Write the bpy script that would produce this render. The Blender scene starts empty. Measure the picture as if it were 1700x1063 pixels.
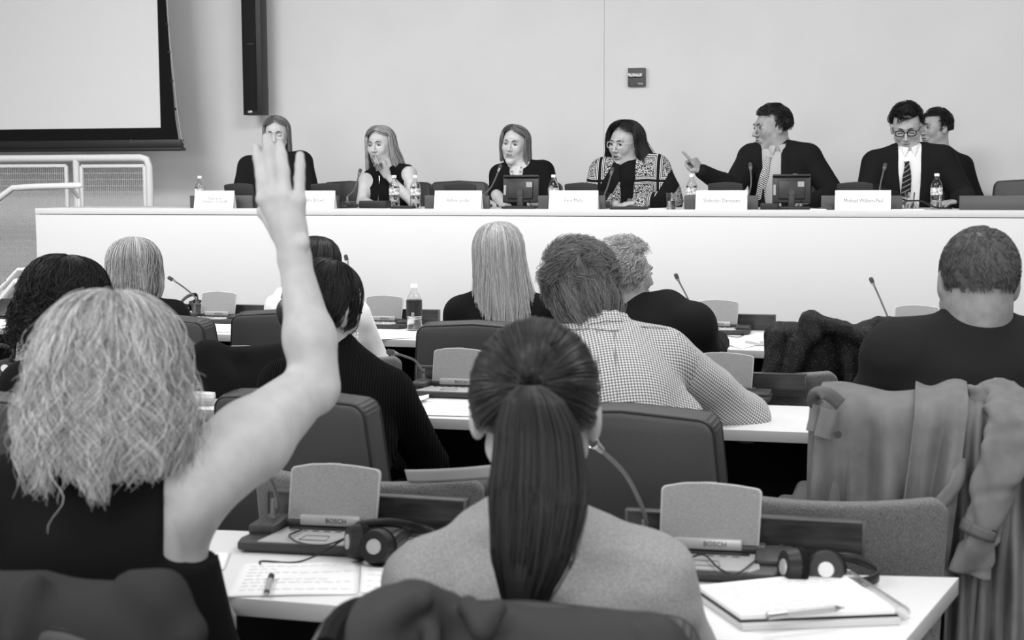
import bpy, bmesh, math, random
import numpy as np
from math import sin, cos, pi, radians, atan, atan2, sqrt
from mathutils import Vector, Matrix
R = random.Random(7)
NR = np.random.default_rng(11)
col = bpy.context.scene.collection
# ------------------------------------------------------------------ camera model
F = 2400.0; CZ = 1.42; PIT = atan(241.5 / F); ROLL = -.0034
def ray(px, py):
    x0 = (px - 850) / F; y0 = -(py - 531.5) / F
    x = x0 * cos(ROLL) - y0 * sin(ROLL); y = x0 * sin(ROLL) + y0 * cos(ROLL)
    return Vector((x, cos(PIT) + y * sin(PIT), y * cos(PIT) - sin(PIT)))
def P(px, py, Y):                      # point at world depth Y seen at a place of the photo
    d = ray(px, py); return Vector((0, 0, CZ)) + d * (Y / d.y)
def G(px, py, z=.74):                  # point on a level plane
    d = ray(px, py); return Vector((0, 0, CZ)) + d * ((z - CZ) / d.z)
def V(*a): return Vector(a)
# ------------------------------------------------------------------ object helpers
def tag(o, label=None, cat=None, group=None, kind=None):
    if label: o['label'] = label
    if cat: o['category'] = cat
    if group: o['group'] = group
    if kind: o['kind'] = kind
    return o
def thing(name, label, cat, loc=(0, 0, 0), rz=0, group=None):
    o = bpy.data.objects.new(name, None); col.objects.link(o)
    o.location = loc; o.rotation_euler = (0, 0, rz); o.empty_display_size = .05
    return tag(o, label, cat, group)
def mobj(name, me, mat=None, parent=None, world=False):
    """world=True: mesh is in world coordinates, kept there below its parent"""
    o = bpy.data.objects.new(name, me); col.objects.link(o)
    if mat is not None:
        for m in (mat if isinstance(mat, (list, tuple)) else [mat]): me.materials.append(m)
    if parent is not None:
        o.parent = parent
        if world:
            M = Matrix.Translation(parent.location) @ parent.rotation_euler.to_matrix().to_4x4()
            p = parent.parent
            o.matrix_parent_inverse = M.inverted()
            if p is not None: o.matrix_parent_inverse = Matrix.Identity(4)
    return o
def kids(o): return [c for c in col.objects if c.parent == o]
def copy_tree(o, parent=None):
    c = o.copy(); col.objects.link(c)
    if parent is not None: c.parent = parent
    for ch in KIDS.get(o.name, ()): copy_tree(ch, c)
    return c
KIDS = {}
def build_kids():
    KIDS.clear()
    for o in col.objects:
        if o.parent: KIDS.setdefault(o.parent.name, []).append(o)
def me_from(v, f, smooth=True, name='mesh'):
    me = bpy.data.meshes.new(name)
    v = np.asarray(v, dtype=np.float32); f = np.asarray(f, dtype=np.int32)
    n = len(f); k = f.shape[1]
    me.vertices.add(len(v)); me.vertices.foreach_set('co', v.ravel())
    me.loops.add(n * k); me.loops.foreach_set('vertex_index', f.ravel())
    me.polygons.add(n); me.polygons.foreach_set('loop_start', np.arange(0, n * k, k, dtype=np.int32))
    try: me.polygons.foreach_set('loop_total', np.full(n, k, dtype=np.int32))
    except Exception: pass
    me.update(calc_edges=True); me.validate()
    me.polygons.foreach_set('use_smooth', np.full(len(me.polygons), smooth))
    return me
class MB:
    """collects shapes of one mesh"""
    def __init__(s): s.bm = bmesh.new()
    def box(s, c, d, rz=0, rx=0, ry=0, bev=0, seg=2):
        r = bmesh.ops.create_cube(s.bm, size=1)
        M = Matrix.Translation(c) @ Matrix.Rotation(rz, 4, 'Z') @ Matrix.Rotation(ry, 4, 'Y') @ Matrix.Rotation(rx, 4, 'X') @ Matrix.Diagonal((*d, 1))
        bmesh.ops.transform(s.bm, matrix=M, verts=r['verts'])
        if bev:
            es = list({e for v in r['verts'] for e in v.link_edges})
            bmesh.ops.bevel(s.bm, geom=es, offset=bev, segments=seg, affect='EDGES', profile=.5)
        return s
    def cyl(s, a, b, r1, r2=None, n=16, caps=True):
        a = Vector(a); b = Vector(b); d = b - a
        r2 = r1 if r2 is None else r2
        M = Matrix.Translation((a + b) / 2) @ d.to_track_quat('Z', 'Y').to_matrix().to_4x4()
        bmesh.ops.create_cone(s.bm, cap_ends=caps, segments=n, radius1=r1, radius2=r2, depth=d.length, matrix=M)
        return s
    def sph(s, c, r, n=16):
        d = r if hasattr(r, '__len__') else (r, r, r)
        bmesh.ops.create_uvsphere(s.bm, u_segments=n, v_segments=max(6, n * 2 // 3), radius=1, matrix=Matrix.Translation(c) @ Matrix.Diagonal((*d, 1)))
        return s
    def prism(s, pts, z0, z1, bev=0):
        """polygon pts (x,y) extruded z0..z1"""
        bm = s.bm
        lo = [bm.verts.new((p[0], p[1], z0)) for p in pts]; hi = [bm.verts.new((p[0], p[1], z1)) for p in pts]
        n = len(pts); fs = [bm.faces.new(lo[::-1]), bm.faces.new(hi)]
        for i in range(n): fs.append(bm.faces.new((lo[i], lo[(i + 1) % n], hi[(i + 1) % n], hi[i])))
        bmesh.ops.recalc_face_normals(bm, faces=fs)
        if bev: bmesh.ops.bevel(bm, geom=list({e for f in fs for e in f.edges}), offset=bev, segments=2, affect='EDGES', profile=.5)
        return s
    def lathe(s, prof, c=(0, 0, 0), n=24):
        bm = s.bm; rings = []
        for (r, z) in prof:
            rings.append([bm.verts.new((c[0] + r * cos(2 * pi * i / n), c[1] + r * sin(2 * pi * i / n), c[2] + z)) for i in range(n)])
        for a, b in zip(rings, rings[1:]):
            for i in range(n): bm.faces.new((a[i], a[(i + 1) % n], b[(i + 1) % n], b[i]))
        for ring in (rings[0], rings[-1]):
            if (ring[0].co.xy - Vector(c[:2])).length > 1e-5:
                bm.faces.new(ring[::-1] if ring is rings[0] else ring)
        return s
    def tube(s, pts, r, n=8, closed=False):
        v, f = tube_arr(pts, r, n, closed)
        vs = [s.bm.verts.new(p) for p in v]
        for q in f: s.bm.faces.new([vs[i] for i in q])
        return s
    def xf(s, M): bmesh.ops.transform(s.bm, matrix=M, verts=s.bm.verts); return s
    def build(s, name, mat, parent=None, smooth=True, world=False, ang=35):
        me = bpy.data.meshes.new(name)
        bmesh.ops.recalc_face_normals(s.bm, faces=s.bm.faces)
        for f in s.bm.faces: f.smooth = smooth
        if smooth:
            for e in s.bm.edges:
                if len(e.link_faces) == 2 and e.calc_face_angle(0) > radians(ang): e.smooth = False
        s.bm.to_mesh(me); s.bm.free()
        return mobj(name, me, mat, parent, world)
def tube_arr(pts, r, n=8, closed=False):
    pts = [Vector(p) for p in pts]; m = len(pts)
    rr = r if hasattr(r, '__len__') else [r] * m
    V_, F_ = [], []; prev = None
    for i, p in enumerate(pts):
        if closed: t = pts[(i + 1) % m] - pts[i - 1]
        else: t = pts[min(i + 1, m - 1)] - pts[max(i - 1, 0)]
        t.normalize()
        if prev is None: a = t.orthogonal().normalized()
        else:
            a = prev - t * prev.dot(t)
            a = a.normalized() if a.length > 1e-6 else t.orthogonal().normalized()
        prev = a; b = t.cross(a)
        for k in range(n):
            an = 2 * pi * k / n; V_.append(p + (a * cos(an) + b * sin(an)) * rr[i])
    for i in range(m if closed else m - 1):
        j = (i + 1) % m
        for k in range(n): F_.append((i * n + k, i * n + (k + 1) % n, j * n + (k + 1) % n, j * n + k))
    if not closed:
        F_.append(tuple(range(n))[::-1]); F_.append(tuple((m - 1) * n + k for k in range(n)))
    return V_, F_
def spline(pts, n=8):
    """Catmull-Rom through pts"""
    pts = [Vector(p) for p in pts]; q = [pts[0] * 2 - pts[1]] + pts + [pts[-1] * 2 - pts[-2]]; out = []
    for i in range(1, len(q) - 2):
        for k in range(n):
            t = k / n; a, b, c, d = q[i - 1], q[i], q[i + 1], q[i + 2]
            out.append(.5 * ((2 * b) + (c - a) * t + (2 * a - 5 * b + 4 * c - d) * t * t + (3 * b - a - 3 * c + d) * t ** 3))
    out.append(pts[-1]); return out
def shell(fn, nu, nv, th):
    """a sheet fn(u,v)->(x,y,z) for u,v in 0..1, thickened to th, closed"""
    A = np.array([[fn(i / nu, j / nv) for j in range(nv + 1)] for i in range(nu + 1)], dtype=float)
    du = np.gradient(A, axis=0); dv = np.gradient(A, axis=1)
    N = np.cross(du, dv); N /= (np.linalg.norm(N, axis=2, keepdims=True) + 1e-9)
    B = A - N * (th if np.isscalar(th) else th)
    a = A.reshape(-1, 3); b = B.reshape(-1, 3); n = len(a); w = nv + 1; f = []
    for i in range(nu):
        for j in range(nv):
            p = i * w + j
            f.append((p, p + w, p + w + 1, p + 1)); f.append((n + p, n + p + 1, n + p + w + 1, n + p + w))
    for i in range(nu):
        p = i * w; f.append((p + w, p, n + p, n + p + w)); p = i * w + nv; f.append((p, p + w, n + p + w, n + p))
    for j in range(nv):
        f.append((j, j + 1, n + j + 1, n + j)); p = nu * w + j; f.append((p + 1, p, n + p, n + p + 1))
    return np.vstack([a, b]), np.array(f)
def panel(outline, th, bev=.004, seg=3):
    """outline (x,z) polygon standing in the xz plane, thickness th along y, centred"""
    b = MB(); b.prism([(p[0], p[1]) for p in outline], -th / 2, th / 2)
    bmesh.ops.bevel(b.bm, geom=list(b.bm.edges), offset=bev, segments=seg, affect='EDGES', profile=.5)
    b.xf(Matrix.Rotation(pi / 2, 4, 'X')); return b
# ------------------------------------------------------------------ materials
def lin(c):
    c /= 255.; return c / 12.92 if c < .04045 else ((c + .055) / 1.055) ** 2.4
MATS = {}
def mat(name, g, rough=.6, spec=.5, metal=0, noise=0, nscale=30, bump=0, bscale=200, sheen=0, coat=0, trans=0, ior=1.45, emit=0, kind=None, stretch=None, g2=None):
    m = bpy.data.materials.new(name); m.use_nodes = True; nt = m.node_tree; N = nt.nodes; L = nt.links
    b = N['Principled BSDF']; v = lin(g)
    b.inputs['Base Color'].default_value = (v, v, v, 1); b.inputs['Roughness'].default_value = rough
    b.inputs['Metallic'].default_value = metal; b.inputs['Specular IOR Level'].default_value = spec
    b.inputs['IOR'].default_value = ior; b.inputs['Transmission Weight'].default_value = trans
    b.inputs['Sheen Weight'].default_value = sheen; b.inputs['Coat Weight'].default_value = coat
    tc = N.new('ShaderNodeTexCoord')
    def noise_node(sc, det=3):
        n = N.new('ShaderNodeTexNoise'); n.inputs['Scale'].default_value = sc; n.inputs['Detail'].default_value = det
        if stretch:
            mp = N.new('ShaderNodeMapping'); mp.inputs['Scale'].default_value = stretch
            L.new(tc.outputs['Object'], mp.inputs[0]); L.new(mp.outputs[0], n.inputs['Vector'])
        else: L.new(tc.outputs['Object'], n.inputs['Vector'])
        return n
    if noise or g2 is not None:
        n = noise_node(nscale); r = N.new('ShaderNodeValToRGB')
        lo = lin(max(0, g - noise)) if g2 is None else lin(g); hi = lin(min(255, g + noise)) if g2 is None else lin(g2)
        r.color_ramp.elements[0].position = .35; r.color_ramp.elements[1].position = .65
        r.color_ramp.elements[0].color = (lo, lo, lo, 1); r.color_ramp.elements[1].color = (hi, hi, hi, 1)
        L.new(n.outputs['Fac'], r.inputs[0]); L.new(r.outputs[0], b.inputs['Base Color'])
    if bump:
        n = noise_node(bscale); bp = N.new('ShaderNodeBump'); bp.inputs['Strength'].default_value = bump; bp.inputs['Distance'].default_value = .002
        L.new(n.outputs['Fac'], bp.inputs['Height']); L.new(bp.outputs[0], b.inputs['Normal'])
    if emit:
        b.inputs['Emission Color'].default_value = (1, 1, 1, 1); b.inputs['Emission Strength'].default_value = emit
    MATS[name] = m; return m
def node(m, t, **kw):
    n = m.node_tree.nodes.new('ShaderNode' + t)
    for k, v in kw.items(): setattr(n, k, v)
    return n
def hair_mat(name, lo, hi, rough=.42, spec=.5):
    """every strand (mesh island) gets its own grey between lo and hi"""
    m = mat(name, hi, rough, spec); L = m.node_tree.links; b = m.node_tree.nodes['Principled BSDF']
    g = node(m, 'NewGeometry'); r = node(m, 'ValToRGB'); a, c = lin(lo), lin(hi)
    r.color_ramp.elements[0].color = (a, a, a, 1); r.color_ramp.elements[1].color = (c, c, c, 1)
    L.new(g.outputs['Random Per Island'], r.inputs[0]); L.new(r.outputs[0], b.inputs['Base Color'])
    return m
def strand_noise(nt_m, lo, hi, scale, stretch, bump=.5):
    b = nt_m.node_tree.nodes['Principled BSDF']
# ------------------------------------------------------------------ signed distance modelling
class Sdf:
    def __init__(s): s.p = []
    def cone(s, a, b, ra, rb=None, k=.02, sub=False, tagm=None):
        s.p.append(('c', np.array(a, float), np.array(b, float), ra, ra if rb is None else rb, k, sub, tagm)); return s
    def ell(s, c, r, M=None, k=.02, sub=False, tagm=None):
        s.p.append(('e', np.array(c, float), np.array(r, float), np.eye(3) if M is None else np.array(M.to_3x3() if hasattr(M, 'to_3x3') else M), None, k, sub, tagm)); return s
    def box(s, c, h, r=.01, M=None, k=.02, sub=False, tagm=None):
        s.p.append(('b', np.array(c, float), np.array(h, float), np.eye(3) if M is None else np.array(M.to_3x3() if hasattr(M, 'to_3x3') else M), r, k, sub, tagm)); return s
    def inflated(s, e, tags=None):
        o = Sdf()
        for q in s.p:
            if tags and q[7] not in tags: continue
            q = list(q)
            if q[0] == 'c': q[3] += e; q[4] += e
            elif q[0] == 'e': q[2] = q[2] + e
            else: q[2] = q[2] + e
            o.p.append(tuple(q))
        return o
    def bbox(s):
        lo = np.full(3, 1e9); hi = -lo
        for q in s.p:
            if q[6]: continue
            a, b = prim_box(q); lo = np.minimum(lo, a); hi = np.maximum(hi, b)
        return lo, hi
def prim_box(q):
    if q[0] == 'c':
        return np.minimum(q[1] - q[3], q[2] - q[4]), np.maximum(q[1] + q[3], q[2] + q[4])
    ext = np.abs(q[3]) @ (q[2] + (q[4] or 0) * 0 + (0.0 if q[0] == 'e' else 0))
    return q[1] - ext, q[1] + ext
def prim_eval(q, X, Y, Z):
    if q[0] == 'c':
        a, b, ra, rb = q[1], q[2], q[3], q[4]; ba = b - a; l2 = ba @ ba + 1e-12
        x = X - a[0]; y = Y - a[1]; z = Z - a[2]
        t = np.clip((x * ba[0] + y * ba[1] + z * ba[2]) / l2, 0, 1)
        return np.sqrt((x - t * ba[0]) ** 2 + (y - t * ba[1]) ** 2 + (z - t * ba[2]) ** 2) - (ra + (rb - ra) * t)
    c, r, M = q[1], q[2], q[3]
    x = X - c[0]; y = Y - c[1]; z = Z - c[2]
    u = M[0, 0] * x + M[1, 0] * y + M[2, 0] * z; v = M[0, 1] * x + M[1, 1] * y + M[2, 1] * z; w = M[0, 2] * x + M[1, 2] * y + M[2, 2] * z
    if q[0] == 'e':
        k0 = np.sqrt((u / r[0]) ** 2 + (v / r[1]) ** 2 + (w / r[2]) ** 2)
        k1 = np.sqrt((u / r[0] ** 2) ** 2 + (v / r[1] ** 2) ** 2 + (w / r[2] ** 2) ** 2) + 1e-9
        return k0 * (k0 - 1) / k1
    rr = q[4]; a = np.abs(u) - r[0] + rr; b = np.abs(v) - r[1] + rr; d = np.abs(w) - r[2] + rr
    return np.sqrt(np.maximum(a, 0) ** 2 + np.maximum(b, 0) ** 2 + np.maximum(d, 0) ** 2) + np.minimum(np.maximum(a, np.maximum(b, d)), 0) - rr
def sdf_mesh(S, h, post=None, pad=.02, clip=None, data=False):
    lo, hi = S.bbox(); lo = lo - pad; hi = hi + pad
    if clip: lo = np.maximum(lo, clip[0]); hi = np.minimum(hi, clip[1])
    n = np.ceil((hi - lo) / h).astype(int) + 1
    ax = [(lo[i] + h * np.arange(n[i])).astype(np.float32) for i in range(3)]
    D = np.full(n, .1, dtype=np.float32)
    for q in S.p:
        a, b = prim_box(q); m = q[5] * 1.2 + 3 * h
        i0 = np.clip(np.floor((a - m - lo) / h).astype(int), 0, n); i1 = np.clip(np.ceil((b + m - lo) / h).astype(int) + 1, 0, n)
        if np.any(i1 <= i0): continue
        sl = tuple(slice(i0[i], i1[i]) for i in range(3))
        X = ax[0][sl[0]][:, None, None]; Y = ax[1][sl[1]][None, :, None]; Z = ax[2][sl[2]][None, None, :]
        d = prim_eval(q, X, Y, Z); cur = D[sl]; k = q[5]
        if q[6]:
            hh = np.maximum(k - np.abs(cur + d), 0) / k; D[sl] = np.maximum(cur, -d) + hh * hh * k * .25
        else:
            hh = np.maximum(k - np.abs(cur - d), 0) / k; D[sl] = np.minimum(cur, d) - hh * hh * k * .25
    if post is not None: D = post(D, ax[0][:, None, None], ax[1][None, :, None], ax[2][None, None, :]).astype(np.float32)
    # keep closed at the border
    D[0] = D[-1] = .05; D[:, 0] = D[:, -1] = .05; D[:, :, 0] = D[:, :, -1] = .05
    return surface_nets(D, lo, h)
def surface_nets(D, lo, h):
    S = D < 0
    c = [S[i:S.shape[0] - 1 + i, j:S.shape[1] - 1 + j, k:S.shape[2] - 1 + k] for i in (0, 1) for j in (0, 1) for k in (0, 1)]
    anyi = np.zeros_like(c[0]); alli = np.ones_like(c[0])
    for x in c: anyi |= x; alli &= x
    act = anyi & ~alli; idx = np.argwhere(act); m = len(idx)
    vid = np.full(act.shape, -1, dtype=np.int32); vid[act] = np.arange(m)
    acc = np.zeros((m, 3)); cnt = np.zeros(m)
    I, J, K = idx.T
    for ax_ in range(3):
        for o1 in (0, 1):
            for o2 in (0, 1):
                o = [0, 0, 0]; oth = [a for a in range(3) if a != ax_]; o[oth[0]] = o1; o[oth[1]] = o2
                e = list(o); e[ax_] = 1
                a = D[I + o[0], J + o[1], K + o[2]]; b = D[I + e[0], J + e[1], K + e[2]]
                cr = (a < 0) != (b < 0); t = np.where(cr, a / np.where(cr, a - b, 1), 0)
                p = np.tile(np.array(o, float), (m, 1)); p[:, ax_] = t
                acc += p * cr[:, None]; cnt += cr
    v = lo + h * (idx + acc / cnt[:, None])
    fs = []
    for ax_ in range(3):
        oth = [a for a in range(3) if a != ax_]
        s0 = [slice(None)] * 3; s1 = [slice(None)] * 3; s0[ax_] = slice(0, -1); s1[ax_] = slice(1, None)
        A = S[tuple(s0)]; B = S[tuple(s1)]; cr = np.argwhere(A != B)
        ok = np.all(cr[:, oth] > 0, axis=1) & (cr[:, oth[0]] < D.shape[oth[0]] - 1) & (cr[:, oth[1]] < D.shape[oth[1]] - 1)
        cr = cr[ok]; sgn = A[cr[:, 0], cr[:, 1], cr[:, 2]]
        def at(d0, d1):
            q = cr.copy(); q[:, oth[0]] += d0; q[:, oth[1]] += d1; return vid[q[:, 0], q[:, 1], q[:, 2]]
        q = np.stack([at(-1, -1), at(0, -1), at(0, 0), at(-1, 0)], 1)
        flip = sgn if ax_ != 1 else ~sgn
        q[~flip] = q[~flip][:, ::-1]; fs.append(q)
    return v, np.vstack(fs)
def fbm(X, Y, Z, seed=0, oct=3):
    """cheap smooth wavy noise -1..1"""
    r = np.random.default_rng(seed); out = 0; amp = 1; tot = 0
    for o in range(oct):
        for _ in range(3):
            d = r.normal(size=3); d /= np.linalg.norm(d); d *= (1.9 ** o) * 2 * pi; ph = r.uniform(0, 6.28)
            w = r.normal(size=3) * (1.9 ** o) * 2
            out = out + amp * np.sin(d[0] * X + d[1] * Y + d[2] * Z + ph + 1.3 * np.sin(w[0] * X + w[1] * Y + w[2] * Z))
        tot += 3 * amp; amp *= .55
    return out / tot * 1.6
# ------------------------------------------------------------------ hair strands
def strands(paths, r, taper=True, nside=3):
    """paths (n,m,3) -> tapered little tubes"""
    P_ = np.asarray(paths, float); n, m, _ = P_.shape
    T = np.gradient(P_, axis=1); T /= np.linalg.norm(T, axis=2, keepdims=True) + 1e-9
    ref = np.array([.31, .77, .55]); A = np.cross(T, ref); A /= np.linalg.norm(A, axis=2, keepdims=True) + 1e-9; B = np.cross(T, A)
    t = np.linspace(0, 1, m); w = np.minimum(1, 6 * (1.03 - t)) ** .5 * (.6 + .4 * np.minimum(1, t * 8)) if taper else np.ones(m)
    rr = (np.asarray(r).reshape(-1, 1) * np.ones((n, m)) * w)[..., None]
    vs = np.stack([P_ + rr * (A * cos(2 * pi * k / nside) + B * sin(2 * pi * k / nside)) for k in range(nside)], 2)
    v = vs.reshape(-1, 3)
    base = (np.arange(n)[:, None] * m + np.arange(m - 1)[None, :]) * nside; base = base.ravel(); fs = []
    for k in range(nside):
        k2 = (k + 1) % nside; fs.append(np.stack([base + k, base + k2, base + nside + k2, base + nside + k], 1))
    return v, np.vstack(fs)
def join_arr(parts):
    vs, fs, o = [], [], 0
    for v, f in parts:
        v = np.asarray(v); f = np.asarray(f); vs.append(v); fs.append(f + o); o += len(v)
    return np.vstack(vs), np.vstack(fs)
def frame(yaw, pitch=0, roll=0):
    """head frame: local +Y is where the face looks; yaw 0 = looking away from the camera (+Y)"""
    return Matrix.Rotation(yaw, 3, 'Z') @ Matrix.Rotation(pitch, 3, 'X') @ Matrix.Rotation(roll, 3, 'Y')
def toW(v, M, c):
    return np.asarray(v) @ np.array(M).T + np.array(c)
# ================================================================== camera
cd = bpy.data.cameras.new('camera'); cam = bpy.data.objects.new('camera', cd); col.objects.link(cam)
cd.sensor_width = 36; cd.lens = F / 1700 * 36
cam.location = (0, 0, CZ); cam.rotation_euler = (Matrix.Rotation(pi / 2 - PIT, 4, 'X') @ Matrix.Rotation(ROLL, 4, 'Z')).to_euler()
cd.dof.use_dof = True; cd.dof.focus_distance = 6.0; cd.dof.aperture_fstop = 8.0
sc = bpy.context.scene; sc.camera = cam
sc.view_settings.view_transform = 'Standard'; sc.view_settings.look = 'None'; sc.view_settings.gamma = 1
sc.view_settings.exposure = 0; sc.view_settings.use_curve_mapping = False
ANG = radians(14); U = V(cos(ANG), -sin(ANG), 0); W = V(sin(ANG), cos(ANG), 0)      # along / across the rows
DO = P(850, 348, 8.4); DTOP = DO.z; STAGE = .45
def D(px, py, off=0):                  # point on the upright plane `off` behind the dais front edge
    d = ray(px, py); o = V(0, 0, CZ); t = ((DO + W * off) - o).dot(W) / d.dot(W); return o + d * t
# ================================================================== materials
M_wall = mat('painted_wall', 226, .75, .2, noise=2, nscale=2, bump=.08, bscale=300)
M_floor = mat('dark_carpet', 40, .95, .1, noise=8, nscale=120, bump=.5, bscale=400)
M_ceil = mat('ceiling_paint', 225, .9, .1)
M_white = mat('white_laminate', 234, .42, .4)
M_edge = mat('laminate_edge', 203, .5, .3)
M_front = mat('white_lacquer_front', 212, .5, .3)
M_black = mat('black_plastic', 22, .45, .5)
M_void = mat('black_panel', 14, .7, .2)
M_dgrey = mat('dark_grey_plastic', 58, .42, .5, bump=.1, bscale=900)
M_mgrey = mat('keypad_plastic', 172, .4, .5)
M_lidgrey = mat('speaker_mesh', 146, .6, .3, noise=22, nscale=900, bump=.4, bscale=1500)
M_lidrim = mat('lid_rim_plastic', 188, .4, .5)
M_silver = mat('silver_bar', 190, .35, .6, metal=.3)
M_chrome = mat('chrome', 200, .22, .5, metal=1)
M_goose = mat('gooseneck_grey', 120, .38, .5, metal=.6)
M_wood = mat('dark_walnut', 44, .3, .5, noise=14, nscale=9, stretch=(1, 1, 9), coat=.25)
M_leather = mat('grey_leather', 72, .48, .45, bump=.25, bscale=350)
M_piping = mat('leather_piping', 44, .5, .4)
M_tweed = mat('grey_tweed', 88, .95, .1, g2=136, nscale=480, bump=.9, bscale=600, sheen=.2)
M_paper = mat('white_paper', 246, .8, .2)
M_paper2 = mat('card_white', 228, .6, .3)
M_ink = mat('print_ink', 78, .8, .1)
M_pencil = mat('handwriting_ink', 205, .8, .1)
M_screen = mat('projection_fabric', 222, .8, .15)
M_bframe = mat('black_screen_border', 24, .8, .1)
M_rail = mat('railing_paint', 222, .4, .4)
M_mesh = mat('railing_wire', 188, .5, .3)
M_signgrey = mat('alarm_grey', 84, .5, .4)
M_lens = mat('strobe_lens', 190, .25, .6, noise=50, nscale=60)
M_clear = mat('clear_plastic', 246, .06, .5, trans=1, ior=1.3)
M_water = mat('water', 250, .0, .5, trans=1, ior=1.33)
M_glass = mat('glass', 250, .02, .5, trans=1, ior=1.45)
M_label = mat('bottle_label', 215, .5, .4, noise=95, nscale=70)
M_dlabel = mat('dark_bottle_label', 34, .4, .4)
M_cap = mat('white_cap', 235, .45, .4)
# ================================================================== text
def text_mesh(name, s, size, mat_, parent, M, align='CENTER', ext=.0003, world=False):
    cu = bpy.data.curves.new('t', 'FONT'); cu.body = s; cu.size = size; cu.align_x = align; cu.align_y = 'CENTER'; cu.extrude = ext; cu.resolution_u = 2
    cu.space_line = .8
    o = bpy.data.objects.new('t', cu); col.objects.link(o)
    dg = bpy.context.evaluated_depsgraph_get(); dg.update()
    me = bpy.data.meshes.new_from_object(o.evaluated_get(dg)); bpy.data.objects.remove(o); bpy.data.curves.remove(cu)
    me.transform(M); return mobj(name, me, mat_, parent, world)
def M4(rot3, loc): return Matrix.Translation(loc) @ rot3.to_4x4()
# ================================================================== the room
def struct(o, kind='structure'): o['kind'] = kind; return o
RZ = -ANG
def wbox(name, c_off, along0, along1, z0, z1, th, m):
    """a box in the dais frame: along U from DO, c_off along W"""
    b = MB(); b.box((0, 0, 0), (along1 - along0, th, z1 - z0)); o = b.build(name, m, smooth=False)
    c = DO + U * ((along0 + along1) / 2) + W * c_off; o.location = (c.x, c.y, (z0 + z1) / 2); o.rotation_euler = (0, 0, RZ); return o
WOFF = 2.35
struct(wbox('wall_back', WOFF + .06, -7, 6, 0, 3.7, .12, M_wall))
ws = D(1003, 100, WOFF - .001); ss = (ws - DO).dot(U)
struct(wbox('trim_1', WOFF - .001, ss - .0012, ss + .0012, 0, 3.7, .003, mat('panel_joint', 176, .8)))
b = MB(); b.box((0, 4, -.05), (15, 18, .1)); struct(b.build('floor', M_floor, smooth=False))
b = MB(); b.box((0, 4, 3.75), (15, 18, .1)); struct(b.build('ceiling', M_ceil, smooth=False))
b = MB(); b.box((-6.2, 4, 1.85), (.12, 18, 3.7)); struct(b.build('wall_left', M_wall, smooth=False))
b = MB(); b.box((6.4, 4, 1.85), (.12, 18, 3.7)); struct(b.build('wall_right', M_wall, smooth=False))
struct(wbox('floor_platform', (WOFF + .12) / 2 + .03, -3.9, 5.5, 0, STAGE, WOFF - .16, M_floor))
# dais desk
dl = (D(60, 400, 0) - DO).dot(U)
dd = thing('dais_desk', 'long white raised dais desk below the panel of speakers', 'desk', DO + U * 1.2 - V(0, 0, DTOP), RZ)
a0, a1 = dl - 1.2, 3.4
b = MB(); b.box(((a0 + a1) / 2, .36, DTOP - .018), (a1 - a0, .72, .036), bev=.002); b.build('desk_top', M_front, dd)
b = MB(); b.box(((a0 + a1) / 2, .018, (DTOP - .040) / 2), (a1 - a0, .03, DTOP - .040), bev=.001)
b.box((a0 + .015, .36, (DTOP - .04) / 2), (.03, .65, DTOP - .04)); b.build('front_panel', M_front, dd)
b = MB(); b.box(((a0 + a1) / 2, .34, DTOP - .04), (a1 - a0 - .02, .62, .012)); b.build('shadow_gap', M_void, dd)
# ---------------- projection screen
SO = 1.7
def Dl(px, py, off): p = D(px, py, off) - DO; return p.dot(U), p.z + DO.z
s = thing('projection_screen', 'pulled-down white projection screen with a black border, top left', 'projection screen', DO + W * SO - V(0, 0, DO.z), RZ)
x1, z1 = Dl(267, 212, SO); xo, zo = Dl(303, 236, SO); zb = Dl(300, 248, SO)[1]; xt, zt = Dl(262, 0, SO); xot, _ = Dl(275, 0, SO)
b = MB(); b.prism([(-6, z1), (x1, z1), (x1, 3.4), (-6, 3.4)], -.003, .003); b.xf(Matrix.Rotation(pi / 2, 4, 'X')); b.build('screen_fabric', M_screen, s, smooth=False)
b = MB(); b.prism([(-6, z1), (x1, z1), (x1, 3.4), (x1 + .03, 3.4), (xot, zt), (xot + .018, 2.35), (Dl(291, 200, SO)[0], Dl(291, 200, SO)[1]), (Dl(297, 236, SO)[0], zo), (-6, zo)], -.004, .0025); b.xf(Matrix.Rotation(pi / 2, 4, 'X')); b.build('black_border', M_bframe, s, smooth=False)
b = MB(); b.box(((-6 + xo) / 2, 0, (zo + zb) / 2 + .015), (xo + 6, .05, (zo - zb) + .01), bev=.003); b.box(((-6 + xo) / 2, -.01, zb), (xo + 6.03, .07, .022), bev=.004); b.build('bottom_bar', M_black, s)
pts = [V(*(lambda q: (q[0] + .003, -.006, q[1]))(Dl(x, y, SO))) for x, y in [(276, -20), (280, 42), (284, 88), (289, 135), (294, 182), (301, 228), (305, 238)]]
b = MB(); b.tube(spline(pts, 4), .0022, 5); b.build('tension_cord', mat('cord_grey', 190, .5), s)
for x, y in [(277.5, 40), (281, 87), (285.5, 134), (291, 181)]:
    q = Dl(x, y, SO); b = MB(); b.box((q[0], -.004, q[1]), (.022, .008, .02), bev=.002); b.build('cord_tab', M_black, s)
q = Dl(233, 235, SO); text_mesh('lettering', 'Stewart', .045, mat('dull_print', 80, .6), s, M4(Matrix.Rotation(pi / 2, 3, 'X'), V(q[0], -.0285, q[1])))
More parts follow.
